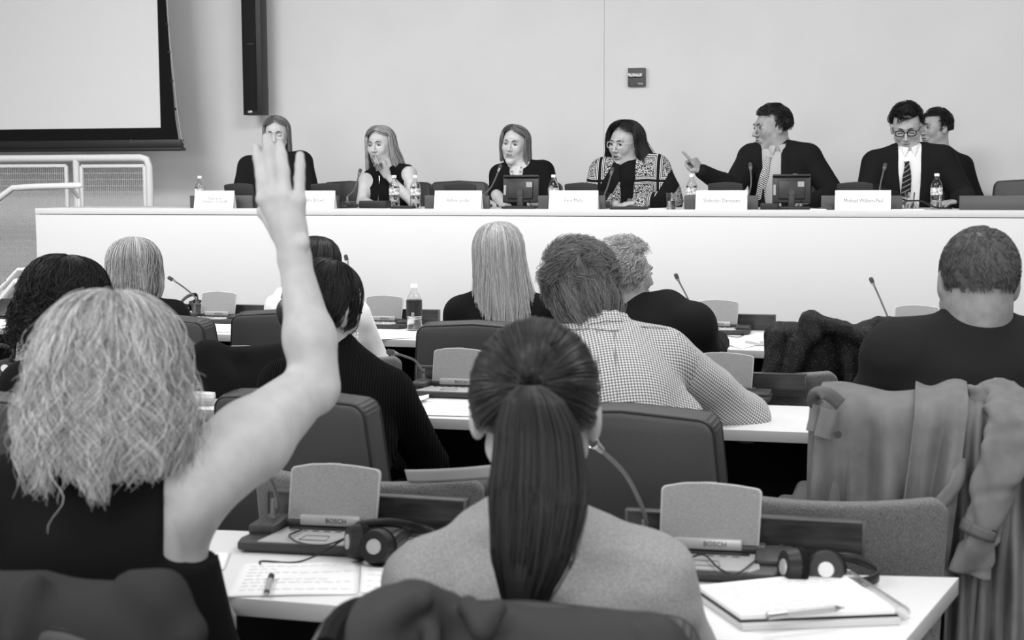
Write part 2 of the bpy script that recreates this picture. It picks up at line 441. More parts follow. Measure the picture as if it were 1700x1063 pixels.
# ---------------- column speaker
s = thing('column_speaker', 'tall narrow black column loudspeaker hung on the wall', 'loudspeaker', DO + W * (WOFF - .2) - V(0, 0, DO.z), RZ)
xa, za = Dl(404, 191, WOFF - .26); xb, _ = Dl(428, 191, WOFF - .26); xc, _ = Dl(441, 191, WOFF - .2)
b = MB(); b.box(((xa + xc) / 2, 0, (za + 3.4) / 2), (xc - xa, .12, 3.4 - za), bev=.004); b.build('cabinet', mat('speaker_cabinet', 36, .5), s)
b = MB(); b.box(((xa + xb) / 2 + .002, -.062, (za + 3.4) / 2 + .01), (xb - xa - .01, .01, 3.4 - za - .04), bev=.003); b.build('grille', mat('speaker_grille', 14, .8, bump=.6, bscale=900), s)
q = Dl(416, 188, WOFF - .26); b = MB(); b.box((q[0], -.068, q[1] + .01), (.035, .004, .016), bev=.001); b.build('badge', M_silver, s)
q = Dl(444, 153, WOFF - .1); b = MB(); b.box((q[0], .06, q[1]), (.028, .06, .075), bev=.004); b.build('bracket', M_black, s)
q = Dl(416, 73, WOFF - .26); b = MB(); b.box((q[0], -.068, q[1]), (.05, .002, .004)); b.build('trim_strip', mat('grey_strip', 90, .5), s)
# ---------------- fire alarm
q0 = Dl(1043.5, 144, WOFF); q1 = Dl(1072.5, 113, WOFF)
s = thing('fire_alarm', 'small square grey fire strobe on the wall with a clear lens strip', 'fire alarm', DO + W * WOFF - V(0, 0, DO.z), RZ)
b = MB(); b.box(((q0[0] + q1[0]) / 2, -.02, (q0[1] + q1[1]) / 2), (q1[0] - q0[0], .04, q1[1] - q0[1]), bev=.004); b.build('housing', M_signgrey, s)
b = MB(); b.box(((q0[0] + q1[0]) / 2 - .01, -.05, q0[1] + .6 * (q1[1] - q0[1])), ((q1[0] - q0[0]) * .84, .03, .026), bev=.006); b.build('strobe_lens', M_lens, s)
text_mesh('lettering', 'FIRE', .02, mat('white_print', 225, .6), s, M4(Matrix.Rotation(pi / 2, 3, 'X'), V((q0[0] + q1[0]) / 2 + .03, -.042, q0[1] + .016)))
# ---------------- railing at the left of the platform
RO = 1.3
s = thing('stage_railing', 'white tubular guard railing with wire mesh panels left of the dais', 'railing', DO + W * RO - V(0, 0, DO.z), RZ)
def L3(px, py, off=RO, dy=0): q = Dl(px, py, off); return V(q[0], dy, q[1])
A = L3(247, 262); Bp = L3(126, 262)
b = MB(); b.tube([V(-4.9, 0, A.z), V(A.x - .06, 0, A.z), V(A.x - .018, 0, A.z - .012), V(A.x, 0, A.z - .06), V(A.x, 0, .0)], .026, 12); b.build('handrail_frame', M_rail, s)
for px in (126,):
    q = L3(px, 262); b = MB(); b.tube([q, V(q.x, 0, 0)], .024, 12); b.build('post', M_rail, s)
for (xa, xb) in ((-20, 110), (135, 240)):
    p0 = L3(xa, 276); p1 = L3(xb, 276); zl = .25; n_ = M_rail
    if xa < 0: p0.x = -4.7
    b = MB()
    for (c, d) in (((.5 * (p0.x + p1.x), 0, p0.z), (p1.x - p0.x, .02, .024)), ((.5 * (p0.x + p1.x), 0, zl), (p1.x - p0.x, .02, .024)), ((p0.x, 0, (p0.z + zl) / 2), (.024, .02, p0.z - zl)), ((p1.x, 0, (p0.z + zl) / 2), (.024, .02, p0.z - zl))): b.box(c, d, bev=.003)
    fr = b.build('panel_frame', M_rail, s); b = MB()
    x = p0.x + .02
    while x < p1.x: b.box((x, 0, (p0.z + zl) / 2), (.0022, .002, p0.z - zl)); x += .016
    z = zl + .02
    while z < p0.z: b.box(((p0.x + p1.x) / 2, 0, z), (p1.x - p0.x, .0025, .0035)); z += .045
    b.build('wire_mesh', M_mesh, fr, smooth=False)
RO2 = .55
s = thing('stair_handrail', 'white round stair handrail sloping down at the far left, higher one', 'handrail', DO + W * RO2 - V(0, 0, DO.z), RZ, )
b = MB(); b.tube([L3(-60, 378, RO2), L3(0, 328, RO2), L3(22, 312, RO2), L3(60, 310, RO2), L3(131, 308, RO2), L3(137, 308, RO2)], [.021] * 5 + [.012], 12); b.build('rail_tube', M_rail, s)
b = MB(); b.tube([L3(118, 310, RO2), L3(118, 330, RO2) + V(0, .1, 0), V(L3(118, 330, RO2).x, .1, .1)], .014, 8); b.build('bracket', M_rail, s)
RO3 = -.35
s = thing('stair_handrail', 'white stair handrail beside the dais foot, lower one near the microphone', 'handrail', DO + W * RO3 - V(0, 0, DO.z), RZ)
e = L3(53, 448, RO3)
b = MB(); b.tube([L3(-50, 530, RO3), L3(0, 480, RO3), L3(30, 448, RO3), L3(85, 446, RO3)], .012, 10); b.build('upper_rail', M_rail, s)
b = MB(); b.tube([L3(-50, 560, RO3), L3(0, 500, RO3), L3(26, 468, RO3), L3(85, 466, RO3)], .02, 10); b.build('rail_tube', M_rail, s)
b = MB(); b.box(L3(20, 505, RO3) + V(0, .05, -.1), (.7, .02, .36)); b.build('side_panel', mat('stringer_paint', 205, .6), s)
b = MB(); b.box(L3(8, 471, RO3) + V(0, -.01, .03), (.03, .01, .025)); b.build('bracket', mat('bracket_grey', 150, .5), s)
# ---------------- lights
def area(name, loc, sx, sy, power, rot=(0, 0, 0)):
    l = bpy.data.lights.new(name, 'AREA'); l.shape = 'RECTANGLE'; l.size = sx; l.size_y = sy; l.energy = power
    o = bpy.data.objects.new(name, l); col.objects.link(o); o.location = loc; o.rotation_euler = rot; return o
for (x, y, e, tx) in ((-3.0, 1.6, 60, 0), (1.4, 1.6, 40, 0), (-3.4, 4.4, 70, 0), (1.4, 4.2, 45, 0), (-3.4, 6.8, 160, 28), (0.0, 6.4, 105, 28), (3.2, 5.6, 88, 28), (-1, -.8, 50, 0)):  # tilted lamps near the dais are added to wash the back wall
    o = area('ceiling_lamp', (x, y, 3.6), 1.5, 1.0, e, (radians(tx), 0, RZ if tx else 0)); tag(o, kind='structure')
b = MB(); b.box((0, -5.0, 1.85), (15, .12, 3.7)); struct(b.build('wall_rear', M_wall, smooth=False))
for k, (x, e) in enumerate(((-3.6, 150), (0.2, 110), (3.8, 60))):  # unseen panels and lamps added behind the camera for frontal fill
    b = MB(); b.box((x, -4.93, 2.1), (3.0, .03, 2.0)); b.box((x, -4.9, 2.1), (.06, .05, 2.0)); struct(b.build('window_%d' % (k + 1), mat('window_pane_%d' % k, 240, .3), smooth=False))
    o = area('window_light', (x, -4.85, 2.1), 2.9, 1.9, e, (radians(90), 0, 0)); tag(o, kind='structure')
w = bpy.data.worlds.new('world'); sc.world = w; w.use_nodes = True
w.node_tree.nodes['Background'].inputs[0].default_value = (1, 1, 1, 1); w.node_tree.nodes['Background'].inputs[1].default_value = .35
# ================================================================== tables
TZ = .74
def table(name, label, far, near, legs=True, th=.031):
    """far / near edge given as photo places of the top's corners, left to right"""
    pf = [G(*p, TZ) for p in far]; pn = [G(*p, TZ) for p in near]; c = pn[0].lerp(pf[-1], .5)
    t = thing(name, label, 'table', (c.x, c.y, 0))
    pts = [(p.x - c.x, p.y - c.y) for p in pn] + [(p.x - c.x, p.y - c.y) for p in pf[::-1]]
    b = MB(); b.prism(pts, TZ - th + .001, TZ, bev=.0012); o = b.build('table_top', M_white, t)
    o.data.materials.append(M_edge)
    for f in o.data.polygons:
        if abs(f.normal.z) < .5: f.material_index = 1
    # upright panel below, nearer the far side
    a = pf[0].lerp(pn[0], .35) - c; e = pf[-1].lerp(pn[-1], .35) - c; d = e - a; L_ = d.length
    b = MB(); b.box(((a.x + e.x) / 2, (a.y + e.y) / 2, .365), (L_ * .97, .02, .65), rz=atan2(d.y, d.x)); b.build('modesty_panel', M_void, t)
    for k in (.06, .94):
        q = a.lerp(e, k); b = MB(); b.box((q.x, q.y, .355), (.05, .32, .71), rz=atan2(d.y, d.x), bev=.004); b.build('leg', M_black, t)
    return t
table('conference_table', 'white table of the front row before the blonde woman', [(-260, 858), (359, 880), (700, 893), (905, 921)], [(-260, 950), (370, 991), (540, 1004), (900, 1040)])
table('conference_table', 'white table of the front row with the spiral notebook, slanted right end', [(912, 923), (1100, 947), (1592, 959)], [(907, 1041), (1485, 1085)])
def ln(x, x0, y0, s): return (x, y0 + (x - x0) * s)
table('conference_table', 'white table of the second row with the check-shirted man leaning on it', [ln(-330, 665, 650, .037), ln(2000, 665, 650, .037)], [ln(-330, 675, 693, .038), ln(2000, 675, 693, .038)])
table('conference_table', 'white table of the third row nearest the dais', [ln(-330, 345, 527, .027), ln(2000, 345, 527, .027)], [ln(-330, 620, 563, .030), ln(2000, 620, 563, .030)])
# ================================================================== conference unit
UM = {}
def lid_outline(w=.18, h=.108):
    pts = []; hw = w / 2
    pts += [(-hw + .004, 0), (hw - .002, 0)]
    def arc(cx, cz, r, a0, a1, n=5): return [(cx + r * cos(radians(a0 + (a1 - a0) * i / n)), cz + r * sin(radians(a0 + (a1 - a0) * i / n))) for i in range(n + 1)]
    pts += arc(hw + .002 - .010, h - .016, .010, 0, 80)
    pts += [(hw * .5, h - .001), (0, h + .002), (-hw * .5, h)]
    pts += arc(-hw + .005 + .010, h - .016, .010, 100, 180)
    return pts
LT = Matrix.Translation((0, .052, .030)) @ Matrix.Rotation(radians(-12), 4, 'X')
def unit_meshes():
    t = thing('proto', None, None)
    def keep(o): UM[o.name.split('.')[0]] = o.data; bpy.data.objects.remove(o)
    b = MB(); b.prism([(-.135, -.085), (.118, -.085), (.150, -.045), (.150, .07), (.1, .085), (-.12, .085), (-.142, -.05)], 0.004, .020, bev=.004)
    b.prism([(-.125, -.078), (.11, -.078), (.14, -.045), (.14, .065), (-.125, .07)], 0, .006)
    b.box((-.112, .025, .027), (.052, .10, .020), bev=.006); b.box((.115, .02, .024), (.065, .105, .012), bev=.005); b.box((0, .06, .026), (.2, .035, .014), bev=.004)
    keep(b.build('base', M_dgrey, t))
    b = MB(); b.prism([(-.098, -.080), (.078, -.080), (.092, -.060), (.088, .030), (-.080, .030)], .019, .0225, bev=.001); keep(b.build('keypad_plate', M_mgrey, t))
    b = MB(); b.box((0, .020, .0235), (.145, .011, .002)); keep(b.build('display_strip', M_black, t))
    b = MB()
    b.tube([V(-.022, -.030, .0235), V(.022, -.030, .0235), V(.026, -.062, .0235), V(-.026, -.062, .0235)], .0006, 4, closed=True)
    for i in range(6): b.box((-.06 + .022 * i, .004, .0232), (.012, .0022, .001))
    keep(b.build('key_marks', M_dgrey, t))
    b = MB(); b.box((0, .045, .034), (.118, .012, .020), bev=.003); keep(b.build('hinge_bar', M_silver, t))
    b = panel(lid_outline(), .009, .0025); b.xf(LT); keep(b.build('lid', M_lidrim, t))
    b = panel([(x * .965, z * .955 + .0025) for x, z in lid_outline()], .0014, .0004, 1); b.xf(LT @ Matrix.Translation((0, -.0050, 0))); keep(b.build('speaker_mesh', M_lidgrey, t))
    b = MB(); b.box((0, 0, .107), (.024, .011, .006), bev=.001); b.xf(LT); keep(b.build('latch', M_silver, t))
    o = text_mesh('lettering', 'BOSCH', .0125, M_ink, t, M4(Matrix.Rotation(pi / 2, 3, 'X'), V(.012, .0384, .0345))); keep(o)
    bpy.data.objects.remove(t)
unit_meshes()
UMAT = {}
def unit(lidpx, label, mic=None, group='conference units on the tables', head=.9, yaw=0, dep=None, s=1.0):
    p = G(lidpx[0], lidpx[1], TZ + .033)
    rz = RZ + yaw; loc = p - Matrix.Rotation(rz, 3, 'Z') @ V(0, .052, 0) * s; loc.z = TZ
    t = thing('conference_unit', label, 'conference unit', loc, rz, group); t.scale = (s, s, s)
    ob = {}
    for k, par in (('base', None), ('keypad_plate', 'base'), ('display_strip', 'base'), ('key_marks', 'base'), ('hinge_bar', None), ('lettering', 'hinge_bar'), ('lid', None), ('speaker_mesh', 'lid'), ('latch', 'lid')):
        ob[k] = bpy.data.objects.new(k, UM[k]); col.objects.link(ob[k]); ob[k].parent = ob[par] if par else t
    if mic:
        base_l = V(-.112, .045, .036)
        Mw = Matrix.Translation(loc) @ Matrix.Rotation(rz, 4, 'Z') @ Matrix.Diagonal((s, s, s, 1)); bw = Mw @ base_l
        Yb = bw.y; pts = [bw, bw + V(0, 0, .03)]
        for i, (x, y) in enumerate(mic):
            k = (i + 1) / len(mic); pts.append(P(x, y, Yb - .10 * k * k * head))
        inv = Mw.inverted(); pl = [inv @ q for q in pts]
        path = spline(pl, 6); d = (path[-1] - path[-3]).normalized(); e = path[-1]
        b = MB(); b.cyl(base_l - V(0, 0, .012), base_l + V(0, 0, .004), .013, .011, 14); b.cyl(base_l, base_l + V(0, 0, .035), .0075, .0055, 12)
        b.tube(path, .0040, 8)
        mc = b.build('microphone', M_goose, t)
        b = MB(); b.cyl(e - d * .012, e + d * .008, .0065, .0085, 12); b.cyl(e + d * .008, e + d * .012, .0098, .0098, 14); b.build('collar', M_chrome, mc)
        b = MB(); b.cyl(e + d * .010, e + d * .030, .0088, .0092, 14); b.cyl(e + d * .030, e + d * .036, .0092, .005, 14); b.build('mic_head', mat('foam_grey', 70, .7) if 'foam_grey' not in MATS else MATS['foam_grey'], mc)
    return t
unit((551, 864), 'conference unit with open lid and headphones in front of it, left of the ponytail', [(462, 845), (456, 812), (440, 780), (415, 752)], yaw=radians(3))
unit((1176, 902), 'conference unit behind the spiral notebook, right of the ponytail', [(1073, 868), (1063, 835), (1036, 785), (992, 742)], yaw=radians(3))
unit((-65, 858), 'conference unit cut off by the left frame edge in the front row', [(-150, 830), (-170, 760)])
unit((404, 629), 'second-row conference unit right of the blonde curls and before the ribbed black sweater', [(346, 610), (338, 585), (312, 563), (286, 545)])
unit((761, 634), 'second-row conference unit left of the ponytail top, microphone bent far left', [(703, 618), (690, 600), (672, 592), (655, 587)])
unit((1200, 643), 'second-row conference unit half hidden by the checked sleeve', None)
unit((62, 600), 'second-row conference unit lid behind the curly dark-haired woman', None)
unit((361, 521), 'third-row conference unit right of the blonde bob', [(326, 498), (318, 488), (302, 475), (288, 466)])
unit((636, 529), 'third-row conference unit beside the drink bottle', [(594, 503), (588, 480), (581, 455), (576, 434)])
unit((1190, 538), 'third-row conference unit right of the white-haired man', [(1147, 510), (1140, 492), (1131, 475), (1125, 463)])
unit((1520, 549), 'third-row conference unit between the sequinned cardigan and the broad-backed man', [(1474, 528), (1466, 508), (1456, 485), (1449, 470)])
unit((75, 510), 'third-row conference unit hidden behind the curly dark hair', [(62, 468), (60, 455), (56, 445)])
# dark wooden panels behind the units
def wood(p, label, w=.40, h=.072, x0=-.155):
    q = G(p[0], p[1], TZ + .033); rz = RZ
    loc = q + Matrix.Rotation(rz, 3, 'Z') @ V(x0 + w / 2, .065, 0); loc.z = TZ
    t = thing('wooden_divider', label, 'divider panel', loc, rz, 'dark wooden panels behind the units')
    b = MB(); b.box((0, 0, h / 2), (w - .006, .018, h - .004)); b.build('panel', M_wood, t)
    b = MB()
    for c, d in (((-w / 2, 0, h / 2), (.006, .024, h)), ((w / 2, 0, h / 2), (.006, .024, h)), ((0, 0, h - .002), (w, .024, .004))): b.box(c, d, bev=.001)
    b.build('edge_frame', mat('walnut_edge', 74, .35, .5) if 'walnut_edge' not in MATS else MATS['walnut_edge'], t)
wood((551, 864), 'dark wooden panel behind the unit left of the ponytail'); wood((1176, 902), 'dark wooden panel behind the unit right of the ponytail', .42)
wood((404, 629), 'dark wooden panel behind the second-row unit by the blonde curls'); wood((761, 634), 'dark wooden panel behind the unit whose microphone bends far left'); wood((1200, 643), 'dark wooden panel between the checked sleeve and the trench coat', .40)
wood((361, 521), 'dark wooden panel behind the unit right of the blonde bob'); wood((636, 529), 'dark wooden panel behind the drink bottle'); wood((1190, 538), 'dark wooden panel right of the white-haired man'); wood((1520, 549), 'dark wooden panel hidden behind the broad-backed man')
# ================================================================== chairs
CH = {}
def rounded_trap(w0, w1, h, r=.03, z0=0, arch=.01):
    """upright outline, w0 wide at the foot, w1 at the top"""
    pts = [(-w0 / 2, z0), (w0 / 2, z0)]
    for i in range(6):
        a = radians(90 * i / 5); pts.append((w1 / 2 - r + r * cos(a), z0 + h - r + r * sin(a)))
    pts.append((0, z0 + h + arch))
    for i in range(6):
        a = radians(90 + 90 * i / 5); pts.append((-w1 / 2 + r + r * cos(a), z0 + h - r + r * sin(a)))
    return pts
def leather_chair(loc, rz, label, lean=6, top=.93, w1=.40, w0=.47, arms=True):
    t = thing('leather_armchair', label, 'chair', (loc[0], loc[1], 0), rz, 'grey leather armchairs')
    if not CH:
        z0 = .47; T = Matrix.Translation((0, -.24, z0)) @ Matrix.Rotation(radians(lean), 4, 'X')
        def keep(o): CH[o.name.split('.')[0]] = o.data; bpy.data.objects.remove(o)
        b = panel(rounded_trap(w0, w1, top - z0 - .01, .035), .085, .016, 4); b.xf(T); keep(b.build('backrest', M_leather, t, ang=60))
        ol = rounded_trap(w0 - .004, w1 - .004, top - z0 - .014, .034); ol = ol[1:] + ol[:1]
        b = MB()
        for s in (-.036, .036): b.tube([V(x, s, z) for x, z in ol], .0035, 6)
        b.xf(T); keep(b.build('piping', M_piping, t))
        b = MB(); b.box((0, .04, .43), (.50, .50, .11), bev=.03, seg=4); keep(b.build('seat', M_leather, t))
        for s, nm in ((-1, 'arm_a'), (1, 'arm_b')):
            b = MB(); b.box((s * .275, .02, .63), (.06, .36, .05), bev=.02, seg=4); b.box((s * .275, -.13, .50), (.045, .06, .24), bev=.012); b.box((s * .265, -.1, .42), (.05, .1, .06), bev=.01); keep(b.build(nm, M_leather, t))
        b = MB(); b.cyl((0, 0, .08), (0, 0, .38), .03)
        for k in range(5):
            a = 2 * pi * k / 5 + .3; b.cyl((0, 0, .10), (.27 * cos(a), .27 * sin(a), .06), .02, .013, 10); b.sph((.27 * cos(a), .27 * sin(a), .03), .029, 10)
        keep(b.build('swivel_base', M_black, t))
    for k, par in (('backrest', 0), ('piping', 'backrest'), ('seat', 0), ('arm_a', 0), ('arm_b', 0), ('swivel_base', 0)):
        if k.startswith('arm_') and not arms: continue
        o = bpy.data.objects.new('armrest' if k.startswith('arm_') else k, CH[k]); col.objects.link(o)
        o.parent = [c for c in t.children if c.name.startswith(par)][0] if par else t
    return t
TW = {}
def tweed_chair(loc, rz, label, top=.80, w=.50):
    t = thing('tweed_chair', label, 'chair', (loc[0], loc[1], 0), rz, 'grey tweed side chairs')
    if not TW:
        def keep(o): TW[o.name.split('.')[0]] = o.data; bpy.data.objects.remove(o)
        def fn(u, v):
            x = (u - .5) * w; k = abs(u - .5) * 2; r = .03
            zt = top + .012 * k ** 2 - (.02 if k > .985 else 0)
            return (x * (1 - .04 * (1 - v)), -.24 - .05 * (1 - k * k) - .04 * v, .46 + (zt - .46) * v)
        v, f = shell(fn, 24, 12, .035); me = me_from(v, f); o = mobj('backrest', me, M_tweed, t); me.flip_normals()
        m = o.modifiers.new('b', 'BEVEL'); m.width = .010; m.segments = 3; m.limit_method = 'ANGLE'; m.angle_limit = radians(40)
        dg = bpy.context.evaluated_depsgraph_get(); dg.update(); me2 = bpy.data.meshes.new_from_object(o.evaluated_get(dg)); o.modifiers.clear(); o.data = me2; keep(o)
        b = MB(); b.box((0, -.07, .44), (.46, .33, .07), bev=.025, seg=4); keep(b.build('seat', M_tweed, t))
        for i, (x, y) in enumerate(((-.2, -.2), (.2, -.2), (-.2, .06), (.2, .06))):
            b = MB(); b.cyl((x, y, .42), (x * 1.1, y * 1.15, 0), .013, .010, 10); keep(b.build('leg_' + 'abcd'[i], M_chrome, t))
    for k in ('backrest', 'seat', 'leg_a', 'leg_b', 'leg_c', 'leg_d'):
        o = bpy.data.objects.new('leg' if k.startswith('leg_') else k, TW[k]); col.objects.link(o); o.parent = t
    return t
def chair_at(px, py, Y, off=.24):
    """centre of the chair whose back top middle is seen at (px,py) at depth Y"""
    p = P(px, py, Y); return p
def lc(px, py, label, rz=RZ, top=.935, **k):
    p = G(px, py, top); c = p + Matrix.Rotation(rz, 3, 'Z') @ V(0, .285, 0); return leather_chair(c, rz, label, **k)
lc(491, 644, 'grey leather armchair back behind the raised arm, of the ribbed-sweater woman', rz=RZ - radians(9))
lc(1040, 668, 'grey leather armchair of the check-shirted man, right of the ponytail', rz=RZ - radians(6))
lc(790, 530, 'grey leather armchair back behind the straight-haired blonde')
lc(475, 512, 'grey leather armchair back left of the raised forearm, third row', rz=RZ + radians(4), arms=False)
lc(268, 520, 'grey leather armchair back right of the big blonde curls', rz=RZ - radians(8), arms=False)
lc(-30, 648, 'grey leather armchair back at the left frame edge behind the big blonde curls')
lc(650, 615, 'leather armchair whose arm shows right of the ribbed black sweater')if False else None
def tc_(px, py, label, rz=RZ, top=.80):
    p = G(px, py, top); c = p + Matrix.Rotation(rz, 3, 'Z') @ V(0, .31, 0); return tweed_chair(c, rz, label, top)
tc_(600, 802, 'grey tweed chair back behind the front unit, left of the ponytail'); tc_(1350, 835, 'grey tweed chair back at the right, below the hanging trench coat')
tc_(1255, 622, 'grey tweed chair back between the checked sleeve and the trench coat'); tc_(545, 597, 'grey tweed chair back peeping out right of the earring')
# ================================================================== people: building blocks
M_skin = mat('skin_light', 190, .5, .4, noise=5, nscale=35, bump=.12, bscale=500)
M_skin.node_tree.nodes['Principled BSDF'].inputs['Subsurface Weight'].default_value = .0
M_skin2 = mat('skin_mid', 168, .5, .4, noise=6, nscale=35, bump=.12, bscale=500)
M_skin3 = mat('skin_tan', 148, .5, .4, noise=8, nscale=35, bump=.15, bscale=400)
M_lip = mat('lips', 138, .4, .4); M_brow = mat('eyebrow_hair', 62, .8, .2); M_sclera = mat('eye_white', 168, .3, .4); M_iris = mat('iris_dark', 28, .2, .6); M_lid = mat('eyelash', 38, .7, .2)
M_tblack = mat('black_jersey', 22, .9, .12, bump=.15, bscale=300)
M_suit = mat('black_suit_wool', 25, .85, .15, bump=.25, bscale=500)
M_suitn = mat('charcoal_suit_wool', 37, .85, .15, bump=.3, bscale=500)
M_shirtw = mat('white_shirt', 226, .8, .2); M_shirtg = mat('grey_shirt', 172, .8, .2)
def fr(right, up):
    r = Vector(right).normalized(); u = Vector(up).normalized(); f = u.cross(r).normalized(); r = f.cross(u).normalized()
    return Matrix((r, f, u)).transposed()
def head_sdf(fem=True, jaw=1.0, neck=None, nr=.052, mouth_open=0, nose=1.0, face=True):
    S = Sdf(); k = .018
    S.ell((0, -.018, .030), (.074, .094, .085), k=k)
    S.ell((0, .030, -.020), (.060 * jaw, .060, .085), k=.03)
    for s in (-1, 1):
        S.cone((s * .048 * jaw, .010, -.050), (s * .012, .068, -.100), .020, .014, k=.03)
        S.ell((s * .036, .062, -.018), (.022, .020, .024), k=.025)
        S.ell((s * .079, -.006, -.004), (.010, .020, .032), Matrix.Rotation(s * .35, 3, 'Z'), k=.006)
        S.ell((s * .090, -.001, -.002), (.006, .010, .018), Matrix.Rotation(s * .35, 3, 'Z'), k=.004, sub=True)
    S.ell((0, .074, -.103), (.018 * jaw, .014, .013), k=.018)
    if face:
        S.cone((-.034, .080, .032), (0, .088, .034), .009, .009, k=.016); S.cone((.034, .080, .032), (0, .088, .034), .009, .009, k=.016)
        for s in (-1, 1): S.ell((s * .031, .096, .011), (.019, .016, .012), k=.012, sub=True)
        S.cone((0, .090, .018), (0, .090 + .022 * nose, -.024), .0065, .0095, k=.009)
        for s in (-1, 1): S.ell((s * .0115, .095 + .004 * nose, -.028), (.0075, .010, .0075), k=.007)
        S.ell((0, .082, -.060), (.027, .014, .018), k=.012)
        S.ell((0, .094, -.0535), (.022, .0060, .0045), k=.004); S.ell((0, .0935, -.0645 - mouth_open), (.018, .0065, .0055), k=.004)
        S.ell((0, .104, -.0588 - mouth_open * .5), (.020, .009, .0010 + mouth_open * .5), k=.0015, sub=True)
    if neck is not None:
        a = V(0, -.030, -.055); n = Vector(neck); S.cone(a, n, nr, nr * 1.08, k=.03)
        S.cone(a + V(0, .025, -.03), n.lerp(a, .35) + V(0, .012, 0), nr * .8, nr * .85, k=.03)
    return S
def face_parts(h=.003, closed=0, brow=True, look=(0, 0), mouth_open=0, **kw):
    """list of (verts, faces, slot) in the head's own frame; slots: 0 skin 1 lips 2 brow 3 eye white 4 iris 5 lash"""
    S = head_sdf(mouth_open=mouth_open, **kw); v, f = sdf_mesh(S, h); out = []
    c = v[f].mean(1); x, y, z = c.T
    lip = (((x / .0225) ** 2 + ((z + .0535) / .0055) ** 2 < 1) | ((x / .019) ** 2 + ((z + .0645 + mouth_open) / .0068) ** 2 < 1)) & (y > .08)
    inner = (((x / .017) ** 2 + ((z + .059 + mouth_open * .5) / (.0018 + mouth_open * .55)) ** 2) < 1) & (y > .07)
    out.append((v, f[~lip & ~inner], 0))
    if lip.any(): out.append((v, f[lip & ~inner], 1))
    if inner.any(): out.append((v, f[inner], 5))
    if kw.get('face', True):
        for s in (-1, 1):
            E = Sdf(); E.ell((s * .031, .0755, .010), (.0145, .0128, .0102 if closed < .7 else .0092), k=.001); ev, ef = sdf_mesh(E, .0015, pad=.004)
            cc = ev[ef].mean(1); d = (((cc[:, 0] - s * .031 - look[0]) / .0062) ** 2 + ((cc[:, 2] - .010 - look[1]) / .0062) ** 2 < 1) & (cc[:, 1] > .078)
            lidm = cc[:, 2] > .010 + .0058 * (1 - 2.1 * closed); low = cc[:, 2] < .010 - .0055
            out += [(ev, ef[~d & ~lidm & ~low], 3), (ev, ef[d & ~lidm & ~low], 4), (ev, ef[(lidm | low)], 0)]
            # lash line and brow
            z0 = .010 + .0058 * (1 - 2.1 * closed)
            pts = [V(s * (.031 + dx), .0868 - 18 * dx * dx - (.001 if closed else 0), z0 - 22 * dx * dx) for dx in (-.013, -.007, 0, .007, .014)]
            tv, tf = tube_arr(spline(pts, 3), .0016, 5); out.append((np.array([list(p) for p in tv]), np.array([q for q in tf if len(q) == 4]), 5))
            if brow:
                pts = [V(s * a, b, c_) for a, b, c_ in ((.013, .0945, .0310), (.022, .0940, .0340), (.034, .0885, .0350), (.045, .0780, .0285))]
                tv, tf = tube_arr(spline(pts, 3), [.0032] * 7 + [.0025, .002, .0012], 6); out.append((np.array([list(p) for p in tv]), np.array([q for q in tf if len(q) == 4]), 2))
    return out
def multi_mesh(name, parts, mats, parent, attr=None):
    """parts (v,f,slot) joined to ONE mesh in world coordinates"""
    vs, fs, sl, o = [], [], [], 0
    for v, f, s in parts:
        if len(f) == 0: continue
        used = np.unique(f); rm = np.full(len(v), -1); rm[used] = np.arange(len(used))
        vs.append(np.asarray(v)[used]); fs.append(rm[f] + o); sl.append(np.full(len(f), s)); o += len(used)
    v = np.vstack(vs); f = np.vstack(fs); s = np.concatenate(sl)
    me = bpy.data.meshes.new(name); me.vertices.add(len(v)); me.vertices.foreach_set('co', v.astype(np.float32).ravel())
    me.loops.add(len(f) * 4); me.loops.foreach_set('vertex_index', f.astype(np.int32).ravel()); me.polygons.add(len(f)); me.polygons.foreach_set('loop_start', np.arange(0, len(f) * 4, 4, dtype=np.int32))
    me.update(calc_edges=True)
    me.polygons.foreach_set('material_index', s.astype(np.int32)); me.polygons.foreach_set('use_smooth', np.ones(len(f), bool)); me.update()
    return mobj(name, me, mats, parent, world=True)
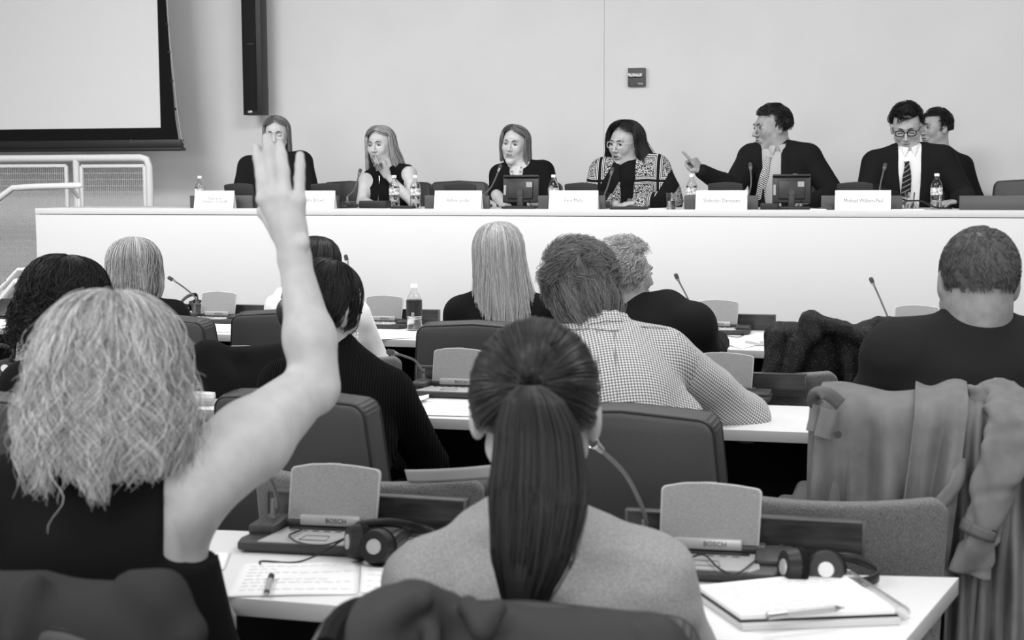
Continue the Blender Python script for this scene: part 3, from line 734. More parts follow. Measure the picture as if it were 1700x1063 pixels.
def hand_sdf(w, d, n, thumb=1, curl=(.3, .3, .35, .4), spread=.06, s=1.0, tcurl=.5, pinch=0, S=None, index_straight=False):
    """w wrist, d towards the knuckles, n out of the back of the hand, thumb=+1: thumb lies on the side n x d"""
    S = S or Sdf(); w = Vector(w); d = Vector(d).normalized(); n = Vector(n); n = (n - d * n.dot(d)).normalized(); l = n.cross(d) * thumb
    lat = (.027, .009, -.009, -.026); kd = (.084, .088, .083, .075); ph = ((.040, .025, .021), (.044, .028, .022), (.041, .026, .021), (.032, .020, .019))
    if not hasattr(curl[0], '__len__'): curl = [(c, c * 1.2, c * .8) for c in curl]
    for i in range(4):
        base = w + (l * lat[i] * .75 + d * .005) * s; kn = w + (l * lat[i] + d * kd[i] + n * (.003 if i in (1, 2) else 0)) * s
        S.cone(base, kn, .0125 * s, .0105 * s, k=.014)
        di = (d + l * spread * (1.2, .4, -.4, -1.2)[i]).normalized(); ax = di.cross(n).normalized(); p = kn; a = 0
        for j in range(3):
            a += curl[i][j]; dj = di * cos(a) - n * sin(a); q = p + dj * ph[i][j] * s
            r = (.0092, .0084, .0076, .0070); S.cone(p, q, r[j] * s * (.92 if i == 3 else 1), r[j + 1] * s * (.92 if i == 3 else 1), k=.003); p = q
    b = w + (l * .022 + d * .022 - n * .006) * s; t1 = b + (l * .026 + d * .028 - n * (.008 + .012 * tcurl)) * s
    S.cone(b, t1, .0135 * s, .0105 * s, k=.012); t2 = t1 + (l * (.016 - .02 * tcurl) + d * .026 - n * .010 * tcurl) * s; S.cone(t1, t2, .0100 * s, .0088 * s, k=.004)
    t3 = t2 + (l * (.006 - .02 * tcurl) + d * .022 - n * .006 * tcurl) * s; S.cone(t2, t3, .0088 * s, .0072 * s, k=.004)
    return S
def body_prims(J, fem=True, w=1.0, belly=1.0, arm=1.0, k=.045):
    """J: neck, hip, shL, shR, and optional elL wrL elR wrR knL knR anL anR (world)"""
    S = Sdf(); nk, hp = Vector(J['neck']), Vector(J['hip']); L, Rr = Vector(J['shL']), Vector(J['shR'])
    M = fr(Rr - L, nk - hp); r, f, u = M.col[0], M.col[1], M.col[2]; H = (nk - hp).length; hw = (Rr - L).length / 2
    mid = (L + Rr) / 2
    S.ell(hp + u * H * .66 + f * .0, (hw * .86, .108 * w, H * .36), M, k=k, tagm='torso')
    S.ell(hp + u * H * .36 + f * .012, (hw * .74 * (1 if fem else 1.08) * belly, .105 * w * belly, H * .34), M, k=k, tagm='torso')
    S.ell(hp + u * .03, (.165 * w, .125 * w, .12), M, k=k, tagm='torso')
    for p, s in ((L, -1), (Rr, 1)):
        S.cone(nk - u * .025 + r * s * .03, p - r * s * .012 + u * .004, .045 * w, .050 * w * arm, k=.03, tagm='torso')
        S.cone(mid - u * .10, p - r * s * .03 - u * .03, .085 * w, .058 * w, k=.04, tagm='torso')
        S.cone(mid - u * .16 + r * s * hw * .45, hp + u * H * .4 + r * s * hw * .4, .085 * w, .07 * w, k=.05, tagm='torso')
    for s, e, wr in (('shL', 'elL', 'wrL'), ('shR', 'elR', 'wrR')):
        if e in J:
            a, b, c = Vector(J[s]), Vector(J[e]), Vector(J[wr])
            S.cone(a, b, .050 * arm, .039 * arm, k=.03, tagm='up' + s[2]); S.cone(b, b.lerp(c, .35), .039 * arm, .038 * arm, k=.012, tagm='fo' + s[2]); S.cone(b.lerp(c, .3), c, .038 * arm, .0235 * arm, k=.012, tagm='fo' + s[2])
    for s, kn, an in ((-1, 'knL', 'anL'), (1, 'knR', 'anR')):
        if kn in J:
            a = hp + r * s * .09; b = Vector(J[kn]); c = Vector(J[an])
            S.cone(a, b, .088 * w, .058, k=.03, tagm='leg'); S.cone(b, c, .055, .036, k=.02, tagm='leg'); S.cone(c - V(0, 0, .03), c + f * .15 - V(0, 0, .045), .036, .03, k=.02, tagm='foot')
    return S, M
def legs(J, yaw, floor=0.0, sp=.12):
    """adds sitting thighs and shins"""
    hp = Vector(J['hip']); R3 = Matrix.Rotation(yaw, 3, 'Z')
    for s, a, b in ((-1, 'knL', 'anL'), (1, 'knR', 'anR')):
        kn = hp + R3 @ V(s * sp, .42, 0); kn.z = floor + .50; J[a] = kn; an = kn + R3 @ V(0, -.02, 0); an.z = floor + .09; J[b] = an
    return J
def person(label, headc, Mh, J, yaw, body='skin', fem=True, floor=0, clothes=(), hands=(), w=1.0, arm=1.0, belly=1.0, skin=None, h=.011, hh=.0032, hs=1.0, pants=M_tblack, lip=None, nr=.052, facekw=None, neck_h=None, brow=None, name='person', loc=None, extra_body=None):
    """builds body (one mesh), clothing children; returns root, torso frame, prims"""
    skin = skin or M_skin; root = thing(name, label, 'person', loc or (J['hip'][0], J['hip'][1], floor), 0)
    legs(J, yaw, floor); S, M = body_prims(J, fem, w, belly, arm)
    v, f = sdf_mesh(S, h); parts = [(v, f, 0)]
    Mi = Matrix(Mh).inverted(); hc = Vector(headc)
    nb = (Mi @ (Vector(J['neck']) - M.col[2] * .02 - hc)) / hs
    for (v, f, s) in face_parts(h=hh, neck=nb, nr=nr, fem=fem, **(facekw or {})): parts.append((toW(np.asarray(v) * hs, Mh, hc), f, s))
    for H in hands:
        v, f = sdf_mesh(H, .003, pad=.005); parts.append((v, f, 0))
    if extra_body: parts += extra_body
    multi_mesh('body', parts, [skin, lip or M_lip, brow or M_brow, M_sclera, M_iris, M_lid], root)
    tr = S.inflated(.012, ('leg',)); tr.ell(Vector(J['hip']) + V(0, 0, .0), (.18 * w, .14 * w, .12), k=.04); v, f = sdf_mesh(tr, .014); mobj('trousers', me_from(v, f), pants, root, True)
    sh = S.inflated(.010, ('foot',)); v, f = sdf_mesh(sh, .012); mobj('shoes', me_from(v, f), M_black, root, True)
    return root, M, S
def folds(amp, scale, seed=0, o=2):
    return lambda D, X, Y, Z: D + amp * fbm(X * scale, Y * scale, Z * scale * .7, seed, o)
def garment(name, S, tags, e, h, m, root, post=None, clip=None, extra=None):
    g = S.inflated(e, tags)
    if extra: extra(g)
    v, f = sdf_mesh(g, h, post=post, clip=clip); return mobj(name, me_from(v, f), m, root, True)
# ------------------------------------------------------------------ hair
def smooth01(t): t = np.clip(t, 0, 1); return t * t * (3 - 2 * t)
def fall_hair(n, c, rad, az, zend, thick=.018, flare=.0, wave=(.0, 3), clumps=60, clump_pull=.6, m=18, part=0., seed=1, tuck=None, sweep=None, zj=.02, th0=(4, 55), axis_tilt=0., inward=0., rnd=.002):
    """long or bobbed hair: strands run from the crown over the skull, then hang. az=(a0,a1) degrees, 0 = back of the head (local -Y), 90 = local +X side. Local head frame."""
    r = np.random.default_rng(seed); K = clumps
    ca = np.radians(r.uniform(az[0], az[1], K)); cph = 1.6 * np.sin(3 * ca + seed) + r.normal(0, .45, K); cp2 = r.uniform(0, 6.28, K); camp = r.uniform(.5, 1.3, K); cf = r.uniform(.8, 1.25, K); cz = r.normal(0, 1, K); cth = r.uniform(0, 1, K); ch = r.choice([-1., 1.], K)
    ci = r.integers(0, K, n); sp = math.radians(az[1] - az[0]) / K * 1.6
    ja = r.normal(0, sp, n); lay = r.uniform(0, 1, n) * .7 + cth[ci] * .3
    t0 = np.radians(r.uniform(th0[0], th0[1], n)); s = np.linspace(0, 1, m)[None, :]
    a = (ca[ci] + ja)[:, None] * np.ones((1, m))
    ze = (zend(np.degrees(a[:, 0])) if callable(zend) else zend) + zj * cz[ci] + r.normal(0, zj * .4, n)
    L1 = (pi / 2 - t0) * rad[2]; L2 = np.maximum(c[2] - ze, .01); tot = (L1 + L2)[:, None]; d = s * tot
    th = t0[:, None] + np.minimum(d, L1[:, None]) / rad[2]; drop = np.maximum(d - L1[:, None], 0)
    g = drop / L2[:, None]
    R_ = 1 + (thick * lay / rad[0])[:, None] * (.4 + .6 * smooth01(np.sin(th)))
    fl = flare(np.degrees(a)) if callable(flare) else flare
    rx = rad[0] * R_ + fl * smooth01(g) - inward * smooth01((g - .6) / .4); ry = rad[1] * R_ + fl * smooth01(g) - inward * smooth01((g - .6) / .4)
    pull = 1 - clump_pull * smooth01(d / tot)
    a = ca[ci][:, None] + ja[:, None] * pull
    if sweep: k_ = np.maximum(np.abs(a) - radians(sweep), 0) * smooth01(d / tot * 7); a = a - np.sign(a) * k_
    wv = wave[0] * camp[ci][:, None] * smooth01(d / tot * 1.8) * np.ones_like(a); ph = cph[ci][:, None] + ch[ci][:, None] * wave[1] * cf[ci][:, None] * 2 * pi * d / .1 * .1 / (.12)
    rw = .7 * wv * np.cos(ph * .73 + cp2[ci][:, None]); rxo = rx + rw; ryo = ry + rw; ao = a + wv * np.sin(ph) / rad[0]
    st = np.sin(th)
    X = c[0] + rxo * st * np.sin(ao) + part * (1 - st); Y = c[1] - ryo * st * np.cos(ao) - axis_tilt * (1 - st); Z = c[2] + rad[2] * R_ * np.cos(th) - drop
    Pp = np.stack([X, Y, Z], 2); Pp += r.normal(0, rnd, (n, 1, 3)) * smooth01(s)[..., None]
    if tuck is not None: Pp = tuck(Pp, s)
    return Pp
def short_hair(n, c, rad, mask, length=.04, comb=(0, -1, -.3), lift=.35, curl=.004, freq=3, m=8, seed=1, clumps=80, thick=.012, swirl=0):
    """short locks lying over the skull ellipsoid; mask(unit dirs)->bool"""
    r = np.random.default_rng(seed); u = r.normal(size=(n * 4, 3)); u /= np.linalg.norm(u, axis=1, keepdims=True); u = u[mask(u)][:n]; n = len(u)
    K = clumps; cu = r.normal(size=(K, 3)); cu /= np.linalg.norm(cu, axis=1, keepdims=True); ci = np.argmax(u @ cu.T, axis=1)
    cdir = r.normal(0, .45, (K, 3)); cph = r.uniform(0, 6.28, K)
    rad = np.array(rad); p0 = u * rad + np.array(c); nn = u / rad; nn /= np.linalg.norm(nn, axis=1, keepdims=True)
    cb = comb(u) if callable(comb) else np.tile(np.array(comb, float), (n, 1)); cb = cb + cdir[ci]; tg = cb - nn * (cb * nn).sum(1, keepdims=True); tg /= np.linalg.norm(tg, axis=1, keepdims=True) + 1e-9
    bt = np.cross(nn, tg); out = []; Lh = length * r.uniform(.6, 1.2, n); s = np.linspace(0, 1, m)
    off = r.uniform(0, 1, n) * thick
    for x in s:
        ang = 2 * pi * freq * x + cph[ci]
        p = p0 + tg * (Lh * x)[:, None]; q = (p - np.array(c)) / rad; q /= np.linalg.norm(q, axis=1, keepdims=True); p = q * rad + np.array(c)
        n2 = q / rad; n2 /= np.linalg.norm(n2, axis=1, keepdims=True)
        p = p + n2 * (off * min(1, x * 3) + lift * Lh * x * (1 - .5 * x))[:, None] + (bt * (curl * np.sin(ang))[:, None] + n2 * (curl * (1 + np.cos(ang)))[:, None]) * min(1, x * 2)
        out.append(p)
    return np.stack(out, 1)
def cap_mesh(c, rad, mask=None, h=.006, M=None):
    S = Sdf(); S.ell(c, rad, k=.01); v, f = sdf_mesh(S, h, pad=.015)
    if mask is not None:
        q = (v[f].mean(1) - np.array(c)) / np.array(rad); q /= np.linalg.norm(q, axis=1, keepdims=True); f = f[mask(q)]
        used = np.unique(f); rm = np.full(len(v), -1); rm[used] = np.arange(len(used)); v = v[used]; f = rm[f]
    return v, f
def hair_obj(root, Mh, hc, parts, m, hs=1.0, name='hair'):
    v, f = join_arr(parts); v = toW(v * hs, Mh, Vector(hc)); return mobj(name, me_from(v, f), m, root, True)
SC = (0, -.018, .030); SR = (.079, .099, .090)
# ================================================================== front row, seen from behind
# ---- woman with the raised arm
M_blond = hair_mat('blonde_hair', 112, 248, .5, .35); M_brown = hair_mat('dark_brown_hair', 14, 62, .38, .5); M_blackh = hair_mat('black_hair', 8, 38, .4, .5)
def sleeveless(D, X, Y, Z): return D
Yh = 2.0
hc = P(184, 640, Yh); Mh = frame(radians(6), radians(-8), radians(3))
J = dict(neck=P(175, 800, Yh - .02), hip=V(P(150, 1063, Yh).x + .01, Yh - .06, .56), shL=P(0, 838, Yh - .02), shR=P(318, 812, Yh + .0), elL=P(-60, 1010, 2.02), wrL=P(225, 985, 2.26), elR=P(527, 640, 2.22), wrR=P(489, 412, 2.27))
H = Sdf(); wr = J['wrR']; Yw = 2.27
S0 = Sdf()
fing = [([(437, 331), (434, 290), (429, 262), (426, 246)], .0094), ([(455, 326), (450, 278), (446, 248), (443, 229)], .0098), ([(474, 326), (471, 285), (467, 258), (464, 241)], .0094), ([(497, 333), (497, 297), (498, 274), (498, 258)], .0086)]
for pts, r in fing:
    q = [P(x, y, Yw + .012 * i + (.003 if i else 0)) for i, (x, y) in enumerate(pts)]
    H.cone(wr.lerp(q[0], .12), q[0], .0135, .0112, k=.012)
    for a, b_, ra, rb in ((0, 1, 1.12, 1.0), (1, 2, 1.04, .94), (2, 3, .94, .82)): H.cone(q[a], q[b_], r * ra, r * rb, k=.0035)
    H.ell(q[0] + V(0, -.006, 0), (.008, .006, .009), k=.008)
q = [P(x, y, yy) for x, y, yy in ((462, 385, 2.29), (440, 352, 2.33), (446, 322, 2.36), (456, 304, 2.37))]
for a, b_, ra, rb in ((0, 1, .014, .012), (1, 2, .0115, .010), (2, 3, .010, .008)): H.cone(q[a], q[b_], ra, rb, k=.008)
H.cone(P(488, 425, Yw), P(484, 385, Yw + .004), .0225, .020, k=.02); H.ell(P(504, 402, Yw - .016), (.009, .008, .010), k=.012)
H.cone(P(466, 350, Yw + .01), P(478, 390, Yw + .01), .017, .018, k=.02)
# raised arm, shoulder and flank in one fine surface
A = Sdf(); s_, e_ = J['shR'], J['elR']
A.cone(s_ + V(-.015, 0, -.005), s_.lerp(e_, .45), .064, .058, k=.03); A.cone(s_.lerp(e_, .45), e_ + V(-.014, 0, -.004), .058, .040, k=.02); A.cone(e_ + V(-.002, 0, -.002), e_.lerp(J['wrR'], .35), .037, .0405, k=.016)
A.cone(e_.lerp(J['wrR'], .33), J['wrR'] + V(0, 0, -.02), .039, .0235, k=.014); A.ell(e_ + V(.006, -.012, -.012), (.017, .018, .022), k=.02)
A.cone(s_ + V(-.05, .01, -.03), s_ + V(-.035, .0, -.15), .065, .055, k=.05); A.cone(s_ + V(-.09, 0, .0), s_ + V(-.17, 0, .02), .05, .045, k=.04)
A.p += H.p
va, fa = sdf_mesh(A, .0034, pad=.006)
S_, _ = body_prims(J)
J1 = dict(J); 
for kk in ('elR', 'wrR'): del J1[kk]
HL = hand_sdf(P(243, 990, 2.25), V(1, .12, 0), V(0, .1, 1), 1, (.5, .5, .5, .5), .02, .95)
f1, M1, S1 = person('woman with shoulder-length wavy blonde hair raising her bare right arm, seen from behind', hc, Mh, J1, 0, h=.010, hands=(HL,), skin=M_skin, facekw=dict(face=False), hh=.004, hs=1.0, extra_body=[(va, fa, 0)], w=1.0)
shr = J['shR']
def armhole(D, X, Y, Z):
    # opening round the raised right arm
    q = P(345, 850, Yh); q2 = P(372, 800, Yh)
    d1 = np.sqrt(((X - q.x) / 1.0) ** 2 + ((Z - q.z - .022) / 1.35) ** 2) - .066
    d2 = np.sqrt((X - q2.x) ** 2 + (Z - q2.z - .03) ** 2 / 1.8) - .082
    side = -(X - P(292, 850, Yh).x)
    cut = np.maximum(np.minimum(d1, d2), side)
    cut = np.minimum(cut, np.maximum(np.maximum(side, -(Z - P(300, 850, Yh).z)), -(Z - P(300, 790, Yh).z)) )
    return np.maximum(D + .003 * fbm(X * 3, Y * 3, Z * 2, 5, 2), -cut)
garment('sleeveless_top', S1, ('torso',), .014, .0065, M_tblack, f1, armhole, extra=lambda g: (g.cone(P(300, 960, Yh), P(345, 1120, Yh + .05), .05, .06, k=.05), g.cone(P(60, 830, Yh), P(0, 838, Yh), .055, .055, k=.04), g.cone(P(178, 850, Yh), P(178, 812, Yh), .075, .060, k=.03)))
pp = fall_hair(15000, (0, -.016, .025), (.081, .100, .095), (-175, 175), lambda a: -.094 + .024 * (np.abs(a) / 180) ** 2 - .012 * (a > 0), thick=.026, flare=lambda a: .010 + .012 * np.abs(np.sin(np.radians(a))), wave=(.0115, 1.2), clumps=150, clump_pull=.78, m=26, seed=4, zj=.015, th0=(3, 82), inward=.012, rnd=.0022)
pq = fall_hair(700, (0, -.016, .025), (.088, .106, .100), (-170, 170), lambda a: -.070 + 0 * a, thick=.026, flare=lambda a: .010 + .012 * np.abs(np.sin(np.radians(a))), wave=(.013, 1.5), clumps=160, clump_pull=.5, m=30, seed=9, zj=.03, th0=(3, 60), inward=.0, rnd=.006)
L_ = Sdf(); L_.ell((0, -.018, .02), (.086, .104, .098), k=.02); L_.cone((0, -.02, .0), (0, -.030, -.035), .086, .082, k=.03)
lv, lf = sdf_mesh(L_, .006, post=lambda D, X, Y, Z: np.maximum(D + .006 * np.sin(30 * np.arctan2(X, -Y) + 3 * np.sin(26 * Z)), Y - .055))
hair_obj(f1, Mh, hc, [(lv, lf), strands(pp, .00045), strands(pq, .0004)], M_blond)
# ---- woman with the ponytail
Y2 = 1.95
hc = P(890, 688, Y2); Mh = frame(radians(-6), radians(-4), 0)
J = dict(neck=P(890, 868, Y2 - .01), hip=V(P(905, 1063, Y2).x, Y2 - .07, .54), shL=P(724, 972, Y2), shR=P(1069, 972, Y2 + .0), elL=P(660, 1180, 2.08), wrL=P(760, 1150, 2.3), elR=P(1165, 1190, 2.06), wrR=P(1060, 1160, 2.28))
f2, M2, S2 = person('woman with a long dark brown ponytail in a light grey sweater, seen from behind', hc, Mh, J, 0, h=.010, facekw=dict(face=False), hh=.003, hs=1.0, skin=M_skin, nr=.048)
M_heather = mat('heather_grey_knit', 158, .95, .1, noise=13, nscale=330, bump=.6, bscale=420, sheen=.15)
garment('sweater', S2, ('torso', 'upL', 'upR', 'foL', 'foR'), .023, .0062, M_heather, f2, lambda D, X, Y, Z: D + .007 * fbm(X * 2.5, Y * 3, Z * 7, 12, 3) + .004 * np.abs(fbm(X * 4 + Z, Y * 2, Z * 6 - X, 15, 2)) + .007 * np.sin(62 * (Z + .30 * np.abs(X - .04)) + 2 * np.sin(9 * X)) * np.exp(-((Z - .93) / .045) ** 2), extra=lambda g: (g.cone(P(890, 905, Y2), P(890, 878, Y2 - .005), .066, .058, k=.03), [g.cone(P(890, 872, Y2) + V(.060 * cos(a), .052 * sin(a), 0), P(890, 872, Y2) + V(.060 * cos(a + .3), .052 * sin(a + .3), 0), .0065, k=.008) for a in np.arange(0, 6.3, .3)]))
tie = np.array([0.004, -.128, .050])
r = np.random.default_rng(21); n = 5200
u = r.normal(size=(n * 3, 3)); u /= np.linalg.norm(u, axis=1, keepdims=True); u = u[(u[:, 2] > -.52) & ((u[:, 1] < .62) | (u[:, 2] > .5)) & ((u[:, 1] < .35) | (u[:, 2] > .1))][:n]; n = len(u)
c0 = np.array(SC); R0 = np.array(SR) * 1.0; tu = (tie - c0) / R0; tu /= np.linalg.norm(tu); s = np.linspace(0, 1, 14)
dot = np.clip((u * tu).sum(1), -1, 1); om = np.arccos(dot)[:, None]; so = np.sin(om) + 1e-6
path = (np.sin((1 - s)[None] * om) / so)[..., None] * u[:, None] + (np.sin(s[None] * om) / so)[..., None] * tu
rad_ = 1 + (r.uniform(.0, .010, n)[:, None] + .004 * np.sin(s * pi)[None]) / .085
gath = path * R0 * rad_[..., None] + c0
gath = gath * (1 - smooth01((s - .9) / .1) * .0)[None, :, None]
gath[:, -1] = tie + r.normal(0, .006, (n, 3)); gath[:, -2] = .5 * gath[:, -2] + .5 * (tie + r.normal(0, .009, (n, 3)))
# tail
nt = 6500; m = 24; s = np.linspace(0, 1, m)[None]; a = r.uniform(0, 2 * pi, nt)[:, None]; q = (r.uniform(0, 1, nt) ** .28)[:, None]
prof = np.interp(s, [0, .08, .25, .5, .72, .88, 1], [.014, .034, .050, .058, .049, .028, .008]); L_ = (.300 + .012 * r.normal(size=(nt, 1)) - .05 * q * r.uniform(0, 1, (nt, 1)))
cl = np.sin(a * 9) * .12
X = tie[0] + .018 * np.sin(s * pi) - .012 * s ** 2 - .004 * np.sin(3 * s) + prof * q * np.sin(a) * (1 + cl) ; Yy = tie[1] - .012 - .030 * np.sin(np.minimum(s * 3, pi) / 2 * 1.0) * (1 - .5 * s) + .48 * prof * q * np.cos(a); Zz = tie[2] + .010 * np.sin(np.minimum(s * 6, pi)) - L_ * s
tail = np.stack(np.broadcast_arrays(X, Yy, Zz), 2)
T = Sdf()
for i in range(2, 7):
    t0 = i / 7; t1 = (i + 1) / 7; pr = lambda t: float(np.interp(t, [0, .08, .25, .5, .72, .88, 1], [.014, .034, .050, .058, .049, .028, .008]))
    T.ell((tie[0] - .012 * t0 ** 2, tie[1] - .036, tie[2] - .03 - .26 * (t0 + .07)), (pr(t0 + .07) * .62, .010, .032), k=.02)
tv, tf = sdf_mesh(T, .005)
capm = cap_mesh(SC, np.array(SR) * 1.005, lambda q: (q[:, 2] > -.55) & ((q[:, 1] < .6) | (q[:, 2] > .5)) & ((q[:, 1] < .33) | (q[:, 2] > .1)), h=.005)
fly = short_hair(160, SC, np.array(SR) * 1.04, lambda q: (q[:, 2] > .1), .05, (0, -1, -.2), .25, .003, 1, seed=5)
hair_obj(f2, Mh, hc, [capm, strands(gath, .0007)], M_brown)
hair_obj(f2, Mh, hc, [(tv, tf), strands(tail, .00075)], M_brown, name='ponytail')
b = MB(); tp = [V(*(tie + np.array([.017 * cos(x), 0.002, .011 * sin(x)]))) for x in np.linspace(0, 2 * pi, 15)[:-1]]; b.tube(tp, .004, 6, closed=True)
b.xf(M4(Mh, hc)); b.build('hair_tie', M_black, f2, world=True)
b = MB(); b.tube([P(792 + 6 * cos(x), 690 + 8 * sin(x), Y2 + .02) for x in np.linspace(0, 2 * pi, 13)[:-1]], .0012, 5, closed=True); b.build('earring', M_chrome, f2, world=True)
# ================================================================== tools for clothes
def surf(S, px, py, e=.012, y0=2, y1=11, step=.004):
    """point of the clothed surface seen at a place of the photo"""
    lo, hi = S.bbox(); d = np.array(ray(px, py)); d = d / d[1]; Y = np.arange(max(y0, lo[1] - .05), min(y1, hi[1] + .05), step)
    X, Z = d[0] * Y, CZ + d[2] * Y; D_ = np.full(len(Y), 9.)
    for q in S.p: D_ = np.minimum(D_, prim_eval(q, X, Y, Z))
    i = np.argmax(D_ < e) if (D_ < e).any() else int(np.argmin(D_)); return V(X[i], Y[i], Z[i])
def puv(o, fn):
    me = o.data; n = len(me.vertices); co = np.empty(n * 3, np.float32); me.vertices.foreach_get('co', co); a = me.attributes.new('puv', 'FLOAT_VECTOR', 'POINT')
    a.data.foreach_set('vector', np.asarray(fn(co.reshape(-1, 3)), np.float32).ravel())
def uv_torso(M, hp):
    A = np.array(M); hp = np.array(hp)
    def fn(c): q = (c - hp) @ A; an = np.arctan2(q[:, 0], -q[:, 1]); return np.stack([np.where(np.abs(q[:, 0]) < .12, q[:, 0], q[:, 0]), q[:, 2], q[:, 1]], 1)
    return fn
def uv_limb(a, b, r=.06):
    a = np.array(a); d = np.array(b) - a; d /= np.linalg.norm(d); n = np.cross(d, [0, 1, 0]); n /= np.linalg.norm(n); m_ = np.cross(d, n)
    def fn(c): q = c - a; return np.stack([np.arctan2(q @ n, q @ m_) * r, q @ d, np.zeros(len(c))], 1)
    return fn
def pat_mat(name, g, rough=.85):
    m = mat(name, g, rough, .2); a = node(m, 'Attribute', attribute_name='puv'); sp = node(m, 'SeparateXYZ'); m.node_tree.links.new(a.outputs['Vector'], sp.inputs[0]); return m, a, sp
def math_(m, op, a, b=None, c=None):
    n = node(m, 'Math', operation=op); L = m.node_tree.links
    for i, x in enumerate((a, b, c)):
        if x is None: continue
        if isinstance(x, (int, float)): n.inputs[i].default_value = x
        else: L.new(x, n.inputs[i])
    return n.outputs[0]
def ramp(m, fac, stops, interp='CONSTANT'):
    r = node(m, 'ValToRGB'); r.color_ramp.interpolation = interp; e = r.color_ramp.elements
    while len(e) < len(stops): e.new(1)
    for i, (p, g) in enumerate(stops): e[i].position = p; v = lin(g); e[i].color = (v, v, v, 1)
    m.node_tree.links.new(fac, r.inputs[0]); m.node_tree.links.new(r.outputs[0], m.node_tree.nodes['Principled BSDF'].inputs['Base Color']); return r
def gingham(name, per=.0078, lo=84, mid=168, hi=232):
    m, a, sp = pat_mat(name, hi)
    def st(o): return math_(m, 'LESS_THAN', math_(m, 'FRACT', math_(m, 'MULTIPLY', o, 1 / per)), .46)
    s_ = math_(m, 'MULTIPLY', math_(m, 'ADD', st(sp.outputs[0]), st(sp.outputs[1])), .5); ramp(m, s_, [(0, hi), (.25, mid), (.75, lo)]); return m
M_ging = gingham('gingham_shirt')
M_rib = mat('ribbed_black_knit', 20, .92, .12)
def rib(m, per=.0065):
    a = node(m, 'Attribute', attribute_name='puv'); sp = node(m, 'SeparateXYZ'); L = m.node_tree.links; L.new(a.outputs['Vector'], sp.inputs[0])
    s_ = math_(m, 'SINE', math_(m, 'MULTIPLY', sp.outputs[0], 2 * pi / per)); bp = node(m, 'Bump'); bp.inputs['Distance'].default_value = .003; bp.inputs['Strength'].default_value = 1
    L.new(s_, bp.inputs['Height']); L.new(bp.outputs[0], m.node_tree.nodes['Principled BSDF'].inputs['Normal']); ramp(m, math_(m, 'MULTIPLY_ADD', s_, .5, .5), [(0, 12), (1, 30)], 'LINEAR')
rib(M_rib)
M_greyh = hair_mat('grey_brown_hair', 58, 150, .5, .35); M_whiteh = hair_mat('white_hair', 130, 225, .5, .3); M_plat = hair_mat('straight_blonde_hair', 150, 232, .42, .4); M_bob = hair_mat('streaked_blonde_hair', 98, 225, .45, .4)
FR = frame
# ================================================================== second row
# curly dark hair
Y = 3.95; hc = P(112, 506, Y); Mh = FR(radians(-12), radians(-6), radians(6))
J = dict(neck=P(118, 588, Y), hip=V(P(100, 700, Y).x, Y - .1, .52), shL=P(40, 640, Y), shR=P(212, 640, Y), elL=P(-10, 720, Y + .1), wrL=P(30, 700, Y + .3), elR=P(240, 730, Y + .1), wrR=P(215, 700, Y + .3))
p, M, S = person('person with thick dark curly hair and a black top, second row far left', hc, Mh, J, 0, h=.012, facekw=dict(face=False), hh=.004)
garment('top', S, ('torso', 'upL', 'upR', 'foL', 'foR'), .014, .009, M_tblack, p, folds(.003, 4, 3))
pp = fall_hair(3600, SC, (.088, .104, .096), (-175, 175), lambda a: -.105 + .02 * np.cos(np.radians(a)), thick=.03, flare=.022, wave=(.016, 2.0), clumps=120, clump_pull=.75, m=18, seed=31, zj=.025, rnd=.006)
hair_obj(p, Mh, hc, [cap_mesh(SC, (.094, .108, .10), lambda q: (q[:, 1] < .6) | (q[:, 2] > .7)), cap_mesh((0, -.03, -.04), (.092, .085, .085)), strands(pp, .0008)], M_blackh)
# woman in ribbed black sweater
Y = 3.75; hc = P(543, 512, Y); Mh = FR(radians(-38), radians(-14), radians(10))
J = dict(neck=P(562, 592, Y), hip=V(P(560, 700, Y).x, Y - .16, .52), shL=P(470, 640, Y), shR=P(646, 655, Y - .02), elL=P(435, 700, Y + .18), wrL=P(520, 690, Y + .35), elR=P(712, 770, Y + .12), wrR=P(640, 745, Y + .38))
p, M, S = person('woman in a ribbed black sweater with gathered dark hair, behind the raised arm', hc, Mh, J, radians(-6), h=.012, hh=.0035, facekw=dict(closed=0), nr=.048)
o = garment('ribbed_sweater', S, ('torso', 'upL', 'upR', 'foL', 'foR'), .014, .0075, M_rib, p, folds(.003, 3, 8), extra=lambda g: g.cone(P(561, 598, Y), P(556, 575, Y), .058, .052, k=.03)); puv(o, uv_torso(M, J['hip']))
msk = lambda q: ((q[:, 1] < .35) | (q[:, 2] > .45)) & (q[:, 2] > -.5)
g_ = fall_hair(900, SC, (.082, .102, .094), (-120, 120), -.03, thick=.012, wave=(.006, .8), clumps=50, m=14, seed=33, zj=.02, inward=.02)
bun = Sdf(); bun.ell((0, -.115, -.035), (.045, .038, .045)); bv, bf = sdf_mesh(bun, .005, post=lambda D, X, Y, Z: D + .003 * np.sin(60 * X + 40 * Z))
hair_obj(p, Mh, hc, [cap_mesh(SC, (.084, .104, .095), msk), (bv, bf), strands(g_, .0011)], M_blackh)
b = MB(); q = P(588, 560, Y + .0); b.tube([P(588 + 6.5 * cos(x), 556 + 6.5 * sin(x), Y) for x in np.linspace(0, 2 * pi, 15)[:-1]], .0014, 5, closed=True)
b.tube([P(588 + (7 if k % 2 else 9) * cos(x), 578 + 15 * sin(x), Y) for k, x in enumerate(np.linspace(0, 2 * pi, 17)[:-1])], .0015, 5, closed=True); b.build('earring', M_chrome, p, world=True)
b = MB(); b.tube(spline([surf(S, x, y, .016) for x, y in ((552, 568), (562, 572), (570, 584))], 4), .0016, 5); b.build('necklace', M_chrome, p, world=True)
